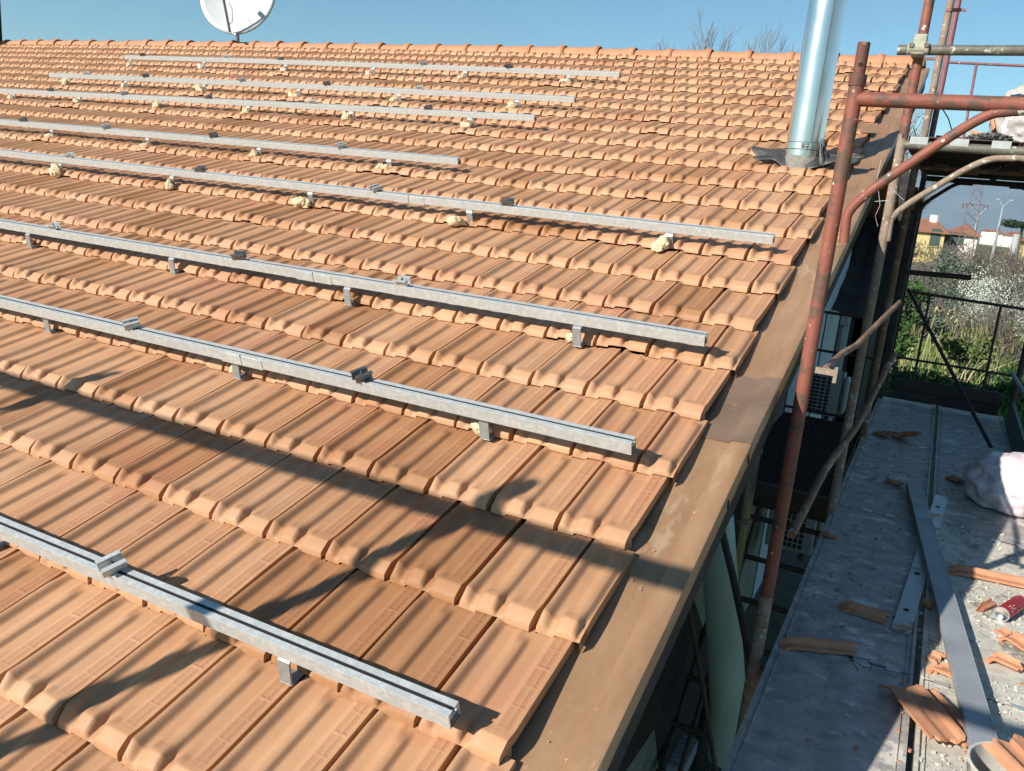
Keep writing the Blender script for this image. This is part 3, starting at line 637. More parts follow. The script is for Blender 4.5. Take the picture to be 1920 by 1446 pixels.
# lower deck panels
yj = [-2.0, -.20, 1.62, 3.45, 5.25, 7.02]
cols = ((.283, .782), (.806, 1.335))
side = ('left', 'right'); dist = ('nearest', 'second', 'third', 'fourth', 'far')
def deck_panel(xa, xb_, ya, yb, m, label, z=ZD, grp='steel decks of the walkway'):
    t = thing('scaffold_deck', label, 'scaffold deck', grp)
    def top(u, v):
        x = xa + (xb_ - xa) * u; y = ya + (yb - ya) * v
        return Vector((x, y, z + .0012 * math.sin(x * 40 + y * 3) + .003 * noise.noise(Vector((x * 3, y * 2, 1)))))
    b = MB(); b.grid(top, 14, 40)
    for x in (xa, xb_):
        b.add([(x, ya, z - .002), (x, yb, z - .002), (x, yb, z - .055), (x, ya, z - .055)], [(0, 1, 2, 3)])
    for y in (ya, yb): b.add([(xa, y, z - .002), (xb_, y, z - .002), (xb_, y, z - .05), (xa, y, z - .05)], [(0, 1, 2, 3)])
    b.add([(xa, ya, z - .052), (xb_, ya, z - .052), (xb_, yb, z - .052), (xa, yb, z - .052)], [(0, 1, 2, 3)])
    b.build('deck_plate', m, t, fix=False)
    b = MB()
    for x, s_ in ((xa, 1), (xb_, -1)):
        b.box((x + s_ * .006, (ya + yb) / 2, z + .003), (.012, yb - ya - .002, .010)); b.box((x + s_ * .028, (ya + yb) / 2, z + .0015), (.003, yb - ya - .01, .006))
    b.build('edge_rim', m, t)
    for k in range(4):
        x = xa + (xb_ - xa) * (.14 + .24 * k); b = MB(); b.box((x, ya - .004, z + .001), (.05, .03, .008)); b.build('hook', M_strip, t)
    b = MB(); rnd = random.Random(int(xa * 100 + ya * 10))
    for k in range(9):
        x = rnd.uniform(xa + .07, xb_ - .07); y = rnd.uniform(ya + .1, yb - .1); a = rnd.choice([.5, -.5]) + rnd.uniform(-.1, .1)
        dvec = Vector((math.sin(a), math.cos(a), 0)) * .03
        pts = [Vector((x, y, z + .003)) + dvec * math.cos(u) * 1 + Vector((dvec.y, -dvec.x, 0)).normalized() * math.sin(u) * .006 for u in [i * math.pi / 6 for i in range(13)]]
        b.tube(pts, .0012, 4)
    b.build('tread_rib', m, t)
    return t
for c, (xa, xb_) in enumerate(cols):
    for j in range(5):
        if c == 1 and j in (1, 2): m = M_deck2
        else: m = M_deck
        deck_panel(xa, xb_, yj[j] + .006, yj[j + 1] - .006, m, '%s panel from the camera in the %s row of grey walkway decks' % (dist[j], side[c]))
# upper deck with visible white hooks
def udeck(xa, xb_, ya, yb, label):
    z = zt2 + .045; t = thing('scaffold_deck', label, 'scaffold deck', 'steel decks of the upper walkway')
    b = MB(); b.box(((xa + xb_) / 2, (ya + yb) / 2, z), (xb_ - xa, yb - ya, .006))
    for x in (xa, xb_): b.box((x, (ya + yb) / 2, z - .03), (.004, yb - ya, .055))
    for k in range(8): b.box(((xa + xb_) / 2, ya + (yb - ya) * (k + .5) / 8, z - .012), (xb_ - xa - .01, .02, .016))
    b.build('deck_plate', M_dark, t)
    for k in range(3):
        x = xa + (xb_ - xa) * (.10 + .37 * k); b = MB(); b.box((x, ya + .004 - .028, z - .006), (.085, .035, .006)); b.box((x, ya - .042, z - .022), (.085, .006, .038)); b.build('hook', M_white if ya < 4 else M_dark, t, bevel=.002)
    return t
ux = x2 + .03
for c in range(2):
    for j in range(2):
        ya, yb = (YF[1] + .02, YF[2] - .03) if j == 0 else (YF[2] + .02, YF[3] - .01)
        udeck(ux + c * .52, ux + c * .52 + .50, ya, yb, '%s %s panel of the dark upper deck seen from below' % (('near', 'far')[j], ('left', 'right')[c]))
# gusset under the upper deck, wires
stick('steel_wire', 'thin curved black wire hanging behind the red brace', [aty(1762, 196, 5), aty(1778, 222, 5), aty(1790, 262, 5), aty(1800, 300, 5.2)], .004, M_wire, 'wire', 'loose wires on the scaffold', 6)
stick('steel_wire', 'straight black wire between the two dark posts', [aty(1712, 236, 5), aty(1724, 278, 5)], .003, M_wire, 'wire', 'loose wires on the scaffold', 6)
stick('steel_wire', 'pale twisted wire dangling beside the verge', [aty(1652, 300, 3), aty(1645, 335, 3), aty(1650, 385, 3), aty(1641, 405, 3), aty(1646, 425, 3)], .0012, M_strip, 'wire', 'loose wires on the scaffold', 5)
stick('steel_wire', 'pale twisted wire tied round the plaster caked post', [aty(1640, 378, 3.1), aty(1668, 376, 3.1), aty(1695, 376, 3.1), aty(1670, 352, 3.15), aty(1692, 365, 3.15)], .0012, M_strip, 'wire', 'loose wires on the scaffold', 5)
# upper end guardrail
gu = thing('guardrail', 'thin faded red guardrail behind the upper deck, against the sky', 'guardrail'); Yu = YF[3]
b = MB(); b.tube([aty(1778, 117, Yu), aty(1925, 124, Yu)], .012, 10); b.build('top_bar', M_mauve, gu, smooth=True)
b = MB(); b.tube([aty(1755, 256, Yu), aty(1925, 268, Yu)], .011, 10); b.build('middle_bar', M_mauve, gu, smooth=True)
b = MB(); b.tube([aty(1831, 120, Yu), aty(1806, 262, Yu)], .011, 10); b.build('upright', M_mauve, gu, smooth=True)
# eave side scaffold behind the camera; its shadow falls on the tiles
gl = thing('guardrail', 'horizontal eave guardrail behind the camera whose shadow crosses the tiles', 'guardrail')
sg_ = (.287 + 2.12) / LV.y; gz_ = .12 - LV.z * sg_; sp_ = (.467 + 2.08) / LV.y; px0 = -.355 - LV.x * sp_; pz0 = .182 - LV.z * sp_
b = MB(); b.tube([(-7, -2.12, gz_), (1.2, -2.12, gz_)], .0242, 16); b.build('top_bar', M_grey, gl, smooth=True)
b = MB(); b.box((-2.9, -2.155, gz_ - .0), (8.2, .028, .055)); b.build('rail_board', M_wood, gl)
for k in range(4):
    x = px0 - 1.8 * k; t = thing('scaffold_post', ['scaffold post behind the camera whose long shadow crosses the lower left tiles', 'second scaffold post behind the camera, shading the left edge', 'third scaffold post behind the camera, farther left', 'leftmost scaffold post behind the camera'][k], 'scaffold post', 'eave scaffold posts')
    b = MB(); post(b, x, -2.08, -2.65, pz0, .030); b.build('standard', M_grey, t, smooth=True)
    b = MB(); b.box((x, -2.10, gz_), (.07, .10, .07)); b.tube([(x, -2.08, gz_ - .04), (x, -2.08, gz_ + .04)], .036, 12); b.build('coupler', M_coup, t, bevel=.004)

# ------------------------------------------------------------ things on the walkway
def slab_between(p0, p1, wd, th, side_dir=None):
    d = (p1 - p0).normalized(); s_ = Vector((0, 0, 1)).cross(d).normalized() * wd / 2; u = d.cross(s_).normalized() * -th
    if u.z < 0: u = -u
    return d, s_, u
# grey batten
pl = thing('metal_batten', 'long grey metal batten lying along the deck from the middle towards the bucket', 'batten')
A = atz(1714, 905, ZD + .05); B_ = atz(1855, 1425, ZD + .07)
d = (B_ - A).normalized(); s_ = Vector((d.y, -d.x, 0)).normalized() * .044; up = Vector((0, 0, .004))
b = MB(); b.add([A - s_, A + s_, B_ + s_, B_ - s_, A - s_ - Vector((0, 0, .03)), A + s_ - Vector((0, 0, .03)), B_ + s_ - Vector((0, 0, .03)), B_ - s_ - Vector((0, 0, .03))],
   [(0, 1, 2, 3), (7, 6, 5, 4), (0, 4, 5, 1), (1, 5, 6, 2), (2, 6, 7, 3), (3, 7, 4, 0)]); b.build('profile', M_plank, pl, bevel=.0015)
b = MB(); n_ = 60; P = []
for k in range(n_ + 1):
    p = A.lerp(B_, .22 + .78 * k / n_); e = s_.normalized() * (-.0445); w_ = .0022 + .0014 * noise.noise(Vector((k * .4, 0, 0)))
    P += [p + e + Vector((0, 0, .0012)), p + e - s_.normalized() * -w_ * 2 + Vector((0, 0, .0016))]
b.add(P, [(2 * k, 2 * k + 1, 2 * k + 3, 2 * k + 2) for k in range(n_)]); b.build('cement_edge', M_white, pl, fix=False)
# perforated strip
ps = thing('perforated_strip', 'galvanised strip with round holes and rust stains under the grey batten', 'metal strip')
A = atz(1766, 930, ZD + .02); B_ = atz(1690, 1180, ZD + .02); d = (B_ - A).normalized(); s_ = Vector((d.y, -d.x, 0)).normalized()
L = (B_ - A).length; wd = .075; u_ = Vector((0, 0, 1))
b = MB(); hl = [(.12, .012), (.42, .010), (.68, .0125), (.90, .011)]
MM = Matrix(((s_.x, d.x, 0, A.x), (s_.y, d.y, 0, A.y), (0, 0, 1, A.z), (0, 0, 0, 1)))
b.add([MM @ Vector(p) for p in ((-wd / 2, 0, 0), (wd / 2, 0, 0), (wd / 2, L, 0), (-wd / 2, L, 0), (-wd / 2, 0, -.018), (wd / 2, 0, -.018), (wd / 2, L, -.018), (-wd / 2, L, -.018))], [(0, 1, 2, 3), (4, 5, 6, 7), (0, 4, 5, 1), (1, 5, 6, 2), (2, 6, 7, 3), (3, 7, 4, 0)])
b.build('strip', M_strip, ps, bevel=.0012)
for (f_, r_) in hl:
    b = MB(); c = MM @ Vector((.004, L * f_, .0008)); b.tube([c, c + Vector((0, 0, .0006))], r_, 20); b.build('hole', M_black, ps)
for (f_, r_) in hl:
    b = MB(); c = MM @ Vector((.004, L * f_, .0012)); b.tube([c + Vector((math.cos(a), math.sin(a), 0)) * r_ * 1.05 for a in [i * math.pi / 10 for i in range(21)]], .0014, 5)
    b.build('hole_rim', M_rust, ps, smooth=True)
# broken tiles: sections cut from the real tile profile
def shard(a0, a1, L_, loc, rot, label, tilt=(0, 0), seed=0, m=None, jag=.02, mirror=1):
    rnd = random.Random(seed); nA, nB = 14, 16; As = np.linspace(a0, a1, nA)
    j0 = [rnd.uniform(-jag, jag) for _ in range(nA)]; j1 = [rnd.uniform(-jag, jag) for _ in range(nA)]
    je = [rnd.uniform(-.02, .02) for _ in range(nB + 1)]
    H = cosint(As, PA, PH) * 1.35; top = []; bot = []
    for j in range(nB + 1):
        t = j / nB
        for i in range(nA):
            a = As[i] + je[j] * (i / (nA - 1) - .5) * .9
            y = (t - .5) * L_ + (j0[i] * (1 - t) + j1[i] * t) * .6
            flare = .35 * max(0, 1 - t * 5)
            x = ((a - (a0 + a1) / 2) * W) * (1 + flare * .6) * mirror
            z = H[i] * (1 - flare) - .02 * max(0, 1 - t * 7)
            top.append(Vector((x, y, z + .012))); bot.append(Vector((x, y, z)))
    n1 = (nB + 1) * nA; fs = []
    for j in range(nB):
        for i in range(nA - 1):
            q = (j * nA + i, j * nA + i + 1, (j + 1) * nA + i + 1, (j + 1) * nA + i); fs.append(q); fs.append(tuple(n1 + k for k in q[::-1]))
    ring = [i for i in range(nA)] + [j * nA + nA - 1 for j in range(1, nB + 1)] + [nB * nA + i for i in range(nA - 2, -1, -1)] + [j * nA for j in range(nB - 1, 0, -1)]
    for k in range(len(ring)): fs.append((ring[k], ring[(k + 1) % len(ring)], n1 + ring[(k + 1) % len(ring)], n1 + ring[k]))
    b = MB(); b.add(top + bot, fs); o = b.build('broken_tile', m or M_clay, None, smooth=True)
    o.location = loc; o.rotation_euler = (tilt[0], tilt[1], rot); tag(o, label, 'broken tile', 'broken roof tiles on the deck'); return o
def ang(p, q, z=ZD): a = atz(*p, z); c = atz(*q, z); d = c - a; return math.atan2(d.y, d.x) - math.pi / 2, a.lerp(c, .5), d.length
def shard_px(p, q, a0, a1, label, z=.008, tilt=(0, 0), seed=0, ls=1.0, **k):
    r, c, L_ = ang(p, q); c.z = ZD + z; return shard(a0, a1, L_ * ls, c, r, label, tilt, seed, **k)
shard_px((1462, 1212), (1600, 1226), .0, .26, 'long narrow tile shard in the shade near the deck edge, left of the wire loop', seed=1, z=.006)
shard_px((1575, 1142), (1660, 1168), .0, .26, 'shaded rib shard touching the end of the perforated strip', seed=2, z=.006)
shard_px((1775, 1072), (1935, 1106), -.0, .30, 'long sunlit tile shard above the red can', seed=3, z=.010)
shard_px((1685, 1300), (1772, 1408), .40, 1.0, 'large half tile with grooves lying across the deck gap', seed=4, z=.030, tilt=(0, .06))
shard_px((1722, 1298), (1800, 1378), .0, .34, 'curved tile half leaning under the grooved one', seed=5, z=.010)
shard_px((1790, 1365), (1824, 1412), .55, .95, 'small grooved shard between the half tile and the batten', seed=6, z=.008)
shard_px((1855, 1238), (1908, 1262), .1, .42, 'kinked sunlit shard right of the batten shadow', seed=7, z=.008)
shard_px((1895, 1205), (1925, 1225), .0, .36, 'sunlit shard at the right border below the can', seed=8, z=.012, ls=1.5)
shard_px((1835, 1148), (1862, 1136), .1, .22, 'thin splinter beside the mouth of the red can', seed=9, z=.003)
shard_px((1872, 1186), (1884, 1196), .1, .24, 'tiny triangular chip below the red can', seed=10, z=.003)
shard_px((1640, 812), (1676, 826), .1, .62, 'left one of two brown shards lying on the third deck joint', seed=11, z=.012, tilt=(.2, 0))
shard_px((1674, 815), (1712, 832), .0, .7, 'right one of two brown shards lying on the third deck joint', seed=12, z=.016, tilt=(.3, .2))
shard_px((1662, 904), (1690, 912), .2, .5, 'small brown chip by the far end of the grey batten', seed=13, z=.006)
shard_px((1785, 898), (1802, 908), .2, .6, 'small brown chip between the deck gap and the pink bag', seed=14, z=.008)
shard_px((1545, 1004), (1562, 1012), .2, .5, 'reddish crumb on the left decks', seed=15, z=.004)
shard_px((1745, 1232), (1764, 1242), .3, .7, 'pale flat chip right of the deck gap beside a dark crack', seed=16, z=.004)
shard_px((1752, 1258), (1782, 1272), .5, .9, 'crumbled orange lump left of the batten edge', seed=17, z=.010, jag=.05)
shard_px((1735, 1134), (1752, 1148), .2, .5, 'brown chip wedged between strip and batten', seed=18, z=.008)
# wire loop
P = [atz(*q, ZD + .006) for q in ((1588, 1226), (1600, 1238), (1620, 1252), (1635, 1252), (1630, 1238), (1606, 1232), (1592, 1232), (1610, 1258))]
stick('wire_loop', 'thin dark wire loop on the deck beside the long shaded shard', P, .0015, M_wire, 'wire', None, 6)
c = atz(1727, 1151, ZD + .004); b = MB(); b.tube([c, c + Vector((0, 0, .005))], .009, 16); tag(b.build('plaster_disc', M_white, None, smooth=True), 'small round white disc beside the perforated strip', 'disc')
# red can
A = atz(1878, 1152, ZD + .034); B_ = atz(1958, 1098, ZD + .034); d = (B_ - A).normalized()
can = thing('spray_can', 'red foam can lying on its side, silver concave bottom towards the camera', 'can'); rc = .032
b = MB(); b.tube([A, A + d * .004, A + d * .21, A + d * .225], 0, 32, False, [rc - .002, rc, rc, rc * .6]); b.build('body', M_can, can, smooth=True)
b = MB(); Q = d.to_track_quat('Z', 'Y').to_matrix()
b.grid(lambda u, v: A + Q @ Vector((math.cos(u * 6.2832) * v * (rc - .003), math.sin(u * 6.2832) * v * (rc - .003), .012 * (1 - v * v))), 32, 6); b.build('bottom', M_inox, can, smooth=True, fix=False)
b = MB(); b.tube([A + Q @ Vector((math.cos(u) * (rc - .0015), math.sin(u) * (rc - .0015), 0)) for u in [i * math.pi / 16 for i in range(33)]], .0022, 6); b.build('rim', M_strip, can, smooth=True)
b = MB(); toC = (CAM - (A + d * .1)); toC = (toC - d * toC.dot(d)).normalized(); sd2 = d.cross(toC)
for k, (o1, o2, l1, l2) in enumerate(((.035, -.010, .028, .003), (.040, .000, .020, .003), (.050, .008, .03, .0025), (.07, -.004, .02, .003), (.03, .012, .012, .004))):
    p = [A + d * (o1 + e * l1) + (toC * math.cos((o2 + f_ * l2) / rc) + sd2 * math.sin((o2 + f_ * l2) / rc)) * (rc + .0004) for e, f_ in ((0, 0), (1, .5), (1, 1.5), (0, 1))]
    b.add(p, [(0, 1, 2, 3)])
b.build('printed_mark', M_print, can, fix=False)
# bucket
bc = atz(1880, 1500, ZD); bk = thing('bucket', 'chalky white bucket with a broken tile inside, cut by the lower right corner', 'bucket'); rb_ = .125
bc = Vector((bc.x, bc.y, ZD)); bt = atz(1885, 1432, ZD + .19); bc = Vector((bt.x + .03, bt.y - .02, ZD))
b = MB(); b.tube([bc, bc + Vector((0, 0, .19))], 0, 40, False, [.095, rb_]); b.tube([bc + Vector((0, 0, .004)), bc + Vector((0, 0, .19))], 0, 40, False, [.09, rb_ - .005]); b.tube([bc, bc + Vector((0, 0, .003))], .092, 40)
b.build('shell', M_bucket, bk, smooth=True)
b = MB(); b.tube([bc + Vector((math.cos(u) * rb_, math.sin(u) * rb_, .19)) for u in [i * math.pi / 20 for i in range(41)]], .005, 8); b.build('rim', M_bucket, bk, smooth=True)
b = MB(); b.tube([bc + Vector((-rb_ * math.cos(t) * 1.02, -.03 - .10 * math.sin(t), .185 - .06 * math.sin(t))) for t in [i * math.pi / 16 for i in range(17)]], .003, 6); b.build('handle', M_grey, bk, smooth=True)
tp = bc + Vector((.035, .0, .19)); shard(.3, 1.0, .22, tp, .9, 'large tile piece sticking out of the bucket', (.25, .1), 21)
# pink bag
def blob(name, c, rx, ry, rz, seed, m, label, cat, wr=.10, fr=2.2, tw=None, sub=5):
    b = bmesh.new(); bmesh.ops.create_icosphere(b, subdivisions=sub, radius=1)
    for vtx in b.verts:
        p = vtx.co.copy(); o_ = Vector((seed * 1.7, seed, 0))
        rdg = 1 - abs(noise.noise(p * fr + o_)) * 2; r_ = 1 + wr * rdg * .6 + wr * noise.noise(p * fr * 2.2 + o_) + wr * .5 * (1 - abs(noise.noise(p * fr * 4 + o_)) * 2)
        q = p * r_; z = q.z
        if z < -.55: z = -.55 + (z + .55) * .15
        if tw and z > .5: k = (z - .5); q.x *= 1 - k * tw; q.y *= 1 - k * tw
        vtx.co = Vector((q.x * rx, q.y * ry, (z + .6) * rz))
    me = bpy.data.meshes.new(name); b.to_mesh(me); b.free(); me.materials.append(m); me.polygons.foreach_set('use_smooth', [True] * len(me.polygons))
    o = bpy.data.objects.new(name, me); C.objects.link(o); o.location = c; return tag(o, label, cat)
pb = atz(1886, 955, ZD); blob('plastic_bag', Vector((pb.x + .05, pb.y + .12, ZD)), .29, .29, .20, 3, M_bag, 'full pinkish white plastic bag slumped on the deck at the right border', 'bag', .09, 1.8)
Yb = YF[1] + .35; ub = aty(1895, 262, Yb); sk = blob('plastic_sack', Vector((ub.x + .08, Yb, zt2 + .05)), .17, .2, .20, 9, M_bag2, 'crumpled clear plastic sack on the upper deck at the right border', 'sack', .12, 2.0, .2)
p = aty(1850, 262, Yb - .1); blob('plastic_sheet', p + Vector((.02, 0, -.02)), .10, .10, .030, 5, M_lead, 'black crumpled plastic beside the sack on the upper deck', 'plastic sheet', .25, 3)
o = shard(.1, .6, .12, aty(1866, 240, Yb - .05), .8, 'orange tile shard leaning on the sack on the upper deck', (.9, .3), 31); o['group'] = 'broken tiles on the upper deck'
o = shard(.1, .5, .10, aty(1835, 264, Yb - .05), 1.6, 'orange tile shard at the left of the black crumpled plastic', (.2, .3), 32); o['group'] = 'broken tiles on the upper deck'
# rubble: crumbs on the right-hand decks
b = MB(); rnd = random.Random(5)
for k in range(2600):
    x = .82 + .50 * rnd.random() ** .8; y = rnd.uniform(.2, 3.6); s_ = .0015 + .006 * rnd.random() ** 3
    if noise.noise(Vector((x * 4, y * 3, 0))) < -.1: continue
    z = ZD + .004; R3 = Matrix.Rotation(rnd.uniform(0, 6), 3, 'Z') @ Matrix.Rotation(rnd.uniform(-.4, .4), 3, 'X'); b.box((x, y, z), (s_ * 2.4, s_ * 1.7, s_), R3)
tag(b.build('plaster_rubble', mat('plaster crumbs', (.62, .59, .52), (.48, .44, .38), 30, .95), None, fix=False), 'scattered plaster crumbs covering the right hand decks', 'rubble', kind='stuff')
b = MB()
for k in range(500):
    x = rnd.uniform(.30, 1.3); y = rnd.uniform(.2, 5.2); s_ = .002 + .005 * rnd.random() ** 2
    b.box((x, y, ZD + .004), (s_ * 2.4, s_ * 1.5, s_ * .8), Matrix.Rotation(rnd.uniform(0, 6), 3, 'Z'))
tag(b.build('tile_crumbs', M_clay, None, fix=False), 'tiny orange tile crumbs scattered over all the lower decks', 'rubble', kind='stuff')

# ------------------------------------------------------------ between the wall and the walkway
pipe_p = aty(1408, 900, 2.6)
dpz = thing('down_pipe', 'polished grey down pipe with a collar under the verge', 'pipe')
a0 = aty(1420, 830, 3.0); b = MB(); ax = a0.x; b.tube([(ax - .02, 3.0, a0.z + .45), (ax - .02, 3.0, -2.65)], .05, 24); b.build('pipe', M_pole, dpz, smooth=True)
for dz_ in (-.06, -.48):
    b = MB(); b.tube([(ax - .02, 3.0, a0.z + dz_), (ax - .02, 3.0, a0.z + dz_ + .03)], .056, 24); b.build('collar', M_grey, dpz, smooth=True)
t0 = aty(1338, 1000, 2.4); t1 = aty(1366, 1325, 2.4)
rl = MB(); rl.tube([Vector((t0.x - .0, 2.4, t0.z + .1)), Vector((t1.x, 2.4, t1.z)), Vector((t1.x + .03, 2.4, t1.z - .3))], 0, 32, True, [.085, .095, .095]); tag(rl.build('insulation_roll', M_teal, None, smooth=True), 'tall blue green wrapped roll leaning under the verge', 'roll')
stick('metal_prop', 'black prop leaning across in front of the blue green roll', [aty(1346, 965, 2.3), aty(1374, 1080, 2.2), aty(1412, 1260, 2.0)], .018, M_dark, 'prop', 'leaning props below the verge')
stick('metal_prop', 'thin dark prop left of the blue green roll', [aty(1290, 1130, 2.0), aty(1318, 1290, 2.0), aty(1342, 1450, 2.0)], .012, M_dark, 'prop', 'leaning props below the verge')
# dark door leaf and window on the gable wall
dw = thing('window', 'olive window with a thick black frame low on the gable wall', 'window'); X = -.405
def wallpoly(pts, X, m, name, par, th=.03):
    q = [atx(*p, X) for p in pts]; b = MB(); n = len(q)
    b.add([p + Vector((d, 0, 0)) for d in (0, -th) for p in q], [tuple(range(n)), tuple(range(n, 2 * n))[::-1]] + [(i, (i + 1) % n, n + (i + 1) % n, n + i) for i in range(n)]); return b.build(name, m, par)
wallpoly([(1150, 1480), (1232, 1320), (1262, 1480)], X + .035, M_plaster, 'sash', dw); wallpoly([(1130, 1460), (1222, 1280), (1246, 1340), (1150, 1480)], X + .06, M_dark, 'frame', dw)
dd = wallpoly([(1222, 1290), (1300, 1120), (1342, 1250), (1290, 1480), (1240, 1480)], X + .04, M_shut, 'wall_panel', None); tag(dd, 'black sheet panel standing against the gable wall', 'panel')
b = MB(); q = atz(1285, 1425, -2.2)
for k in range(7): b.box((q.x - .02, q.y + k * .05 - .15, -2.2), (.10, .035, .10))
cr = b.build('ribbed_crate', M_plank, None, bevel=.004); tag(cr, 'ribbed grey crate edge on the ground below the verge', 'crate')
# balcony with grating, railing, open steps
bal = thing('steel_landing', 'black steel landing with a mesh floor and railing beside the wall', 'landing')
Zb_ = -.75; ya, yb = atz(1470, 915, Zb_).y, atz(1560, 795, Zb_).y; xa, xb_ = -.42, .24
b = MB(); nx, ny = 26, 46
for i in range(nx + 1): b.box((xa + (xb_ - xa) * i / nx, (ya + yb) / 2, Zb_), (.004, yb - ya, .02))
for j in range(ny + 1): b.box(((xa + xb_) / 2, ya + (yb - ya) * j / ny, Zb_), (xb_ - xa, .004, .02))
b.build('mesh_floor', M_dark, bal, fix=False)
b = MB(); b.box(((xa + xb_) / 2, ya - .03, Zb_ - .07), (xb_ - xa, .05, .16)); b.build('beam', M_dark, bal)
b = MB(); b.box(((xa + xb_) / 2, yb + .02, Zb_), (xb_ - xa, .03, .04)); b.build('beam', M_dark, bal)
for zz in (Zb_ + .08, Zb_ + .62, Zb_ + .95):
    b = MB(); b.tube([(xa, yb, zz), (xb_ + .02, yb, zz)], .012, 8); b.build('rail', M_dark, bal)
b = MB()
for k in range(7): b.tube([(xa + (xb_ - xa) * k / 6, yb, Zb_), (xa + (xb_ - xa) * k / 6, yb, Zb_ + .95)], .006, 6)
b.build('baluster', M_dark, bal)
stp = thing('open_steps', 'open black steel steps going down from the mesh landing', 'steps')
for k in range(7):
    y = ya - .16 - .21 * k; z = Zb_ - .19 - .19 * k; b = MB(); b.tube([(-.30, y, z), (.26, y, z)], .018, 8); b.build('tread', M_dark, stp, smooth=True)
for X in (-.28, -.18): 
    b = MB(); b.tube([(X, ya - .05, Zb_ - .1), (X, ya - 1.6, Zb_ - 1.55)], .014, 8); b.build('stringer', M_dark, stp, smooth=True)
# air conditioners
def aircon(c, d, label):
    t = thing('air_conditioner', label, 'air conditioner', 'air conditioners beside the landing')
    b = MB(); b.box(c, d); cs_ = b.build('casing', M_acwhite, t, bevel=.02)
    fx0 = c[0] + d[0] * .02; b = MB(); y = c[1] - d[1] / 2 - .004
    b.box((c[0] + d[0] * .08, y, c[2]), (d[0] * .42, .006, d[2] * .86)); g = b.build('grille', M_black, t)
    b = MB()
    for k in range(5): b.box((c[0] + d[0] * (-.13 + .42 * k / 4), y - .006, c[2]), (.010, .006, d[2] * .86))
    for k in range(11): b.box((c[0] + d[0] * .08, y - .007, c[2] + d[2] * (-.43 + .86 * k / 10)), (d[0] * .42, .006, .010))
    b.build('grille_bars', M_acwhite, g)
    b = MB(); b.box((c[0] + d[0] * .5 + .03, c[1], c[2]), (.05, d[1] * .7, d[2] * .85)); b.build('side_cover', M_acwhite, t, bevel=.03)
    b = MB()
    for sx in (-.3, .3): b.box((c[0] + sx * d[0], c[1], c[2] - d[2] / 2 - .02), (.04, d[1] + .1, .035))
    b.build('foot', M_dark, t)
Ya = 7.4; p0 = aty(1488, 690, Ya); p1 = aty(1568, 785, Ya)
aircon(((p0.x + p1.x) / 2, Ya + .16, (p0.z + p1.z) / 2), (abs(p1.x - p0.x), .32, abs(p0.z - p1.z)), 'upper blue white air conditioner seen past the red post')
Ya = 5.4; p0 = aty(1452, 905, Ya); p1 = aty(1520, 1045, Ya)
aircon(((p0.x + p1.x) / 2, Ya + .16, (p0.z + p1.z) / 2), (abs(p1.x - p0.x), .32, abs(p0.z - p1.z)), 'lower air conditioner standing under the open steps')
# pale annex wall and dark shed roof behind
Yw = 10.5; an = thing('annex', 'pale blue rendered annex behind the landing with a narrow dark window', 'building')
pw0 = aty(1500, 480, Yw); pw1 = aty(1592, 600, Yw)
b = MB(); b.box(((pw1.x - 6) / 2 - 1.0, Yw + 1.5, -1.1), (abs(-6 - pw1.x) , 3, 3.1)); an_b = b.build('wall', M_wallw, an)
an_b.location.x += pw1.x - (((pw1.x - 6) / 2 - 1.0) + abs(-6 - pw1.x) / 2)
q0 = aty(1554, 580, Yw - .02); b = MB(); b.box((q0.x, Yw - .01, q0.z), (.14, .03, .62)); b.build('window', M_black, an)
q0 = aty(1560, 640, Yw - .2); b = MB(); b.box((q0.x - .05, Yw - .12, q0.z - .1), (.34, .24, .62)); b.build('vent_box', M_acwhite, an, bevel=.01)
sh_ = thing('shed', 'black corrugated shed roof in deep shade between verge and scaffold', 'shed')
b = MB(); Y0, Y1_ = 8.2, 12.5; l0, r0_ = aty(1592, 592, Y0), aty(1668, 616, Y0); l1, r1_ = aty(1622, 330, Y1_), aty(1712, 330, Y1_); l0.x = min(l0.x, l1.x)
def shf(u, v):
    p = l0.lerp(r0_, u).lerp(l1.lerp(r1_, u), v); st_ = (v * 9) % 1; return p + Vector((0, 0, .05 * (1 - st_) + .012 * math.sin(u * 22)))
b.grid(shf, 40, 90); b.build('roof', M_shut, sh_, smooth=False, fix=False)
b = MB(); b.box(((l1.x + r1_.x) / 2, 12.5, -.6), (1.1, .2, 4.2)); b.box((r1_.x - .1, 11.6, -1.0), (.1, 1.8, 3.3)); b.build('wall', M_shut, sh_)

# ------------------------------------------------------------ grounds, plants and the far view
GZ = -2.66
M_ground = mat('rough grass ground', (.085, .13, .035), (.14, .13, .06), .6, .95, 0, .6, 8, c3=(.16, .13, .075), scale3=.12, th3=.52)
def hz(x, y): return GZ + .12 * noise.noise(Vector((x * .15, y * .15, 0))) - max(0, y - 60) * .012
b = MB(); xs = [-3000, -800, -250, -90, -40] + [x for x in range(-30, 61, 3)] + [90, 200, 600, 3000]; ys = [-400, -80, -20, -5] + [y for y in range(0, 80, 3)] + [100, 150, 250, 500, 1000, 2500, 7000]
P = [Vector((x, y, hz(x, y) - (0 if y < 12 else 0))) for y in ys for x in xs]; n = len(xs)
b.add(P, [(j * n + i, j * n + i + 1, (j + 1) * n + i + 1, (j + 1) * n + i) for j in range(len(ys) - 1) for i in range(n - 1)])
struct(b.build('ground', M_ground, None, smooth=True, fix=False))
b = MB(); b.box((-3, 2.5, GZ + .05), (9, 13, .04)); struct(b.build('yard_paving', M_conc, None))
def leafmat(name, c, c2, tr=.25):
    m = mat(name, c, c2, 3, .6, spec=.3); n_ = m.node_tree.nodes; l = m.node_tree.links; bs = n_['Principled BSDF']
    return m
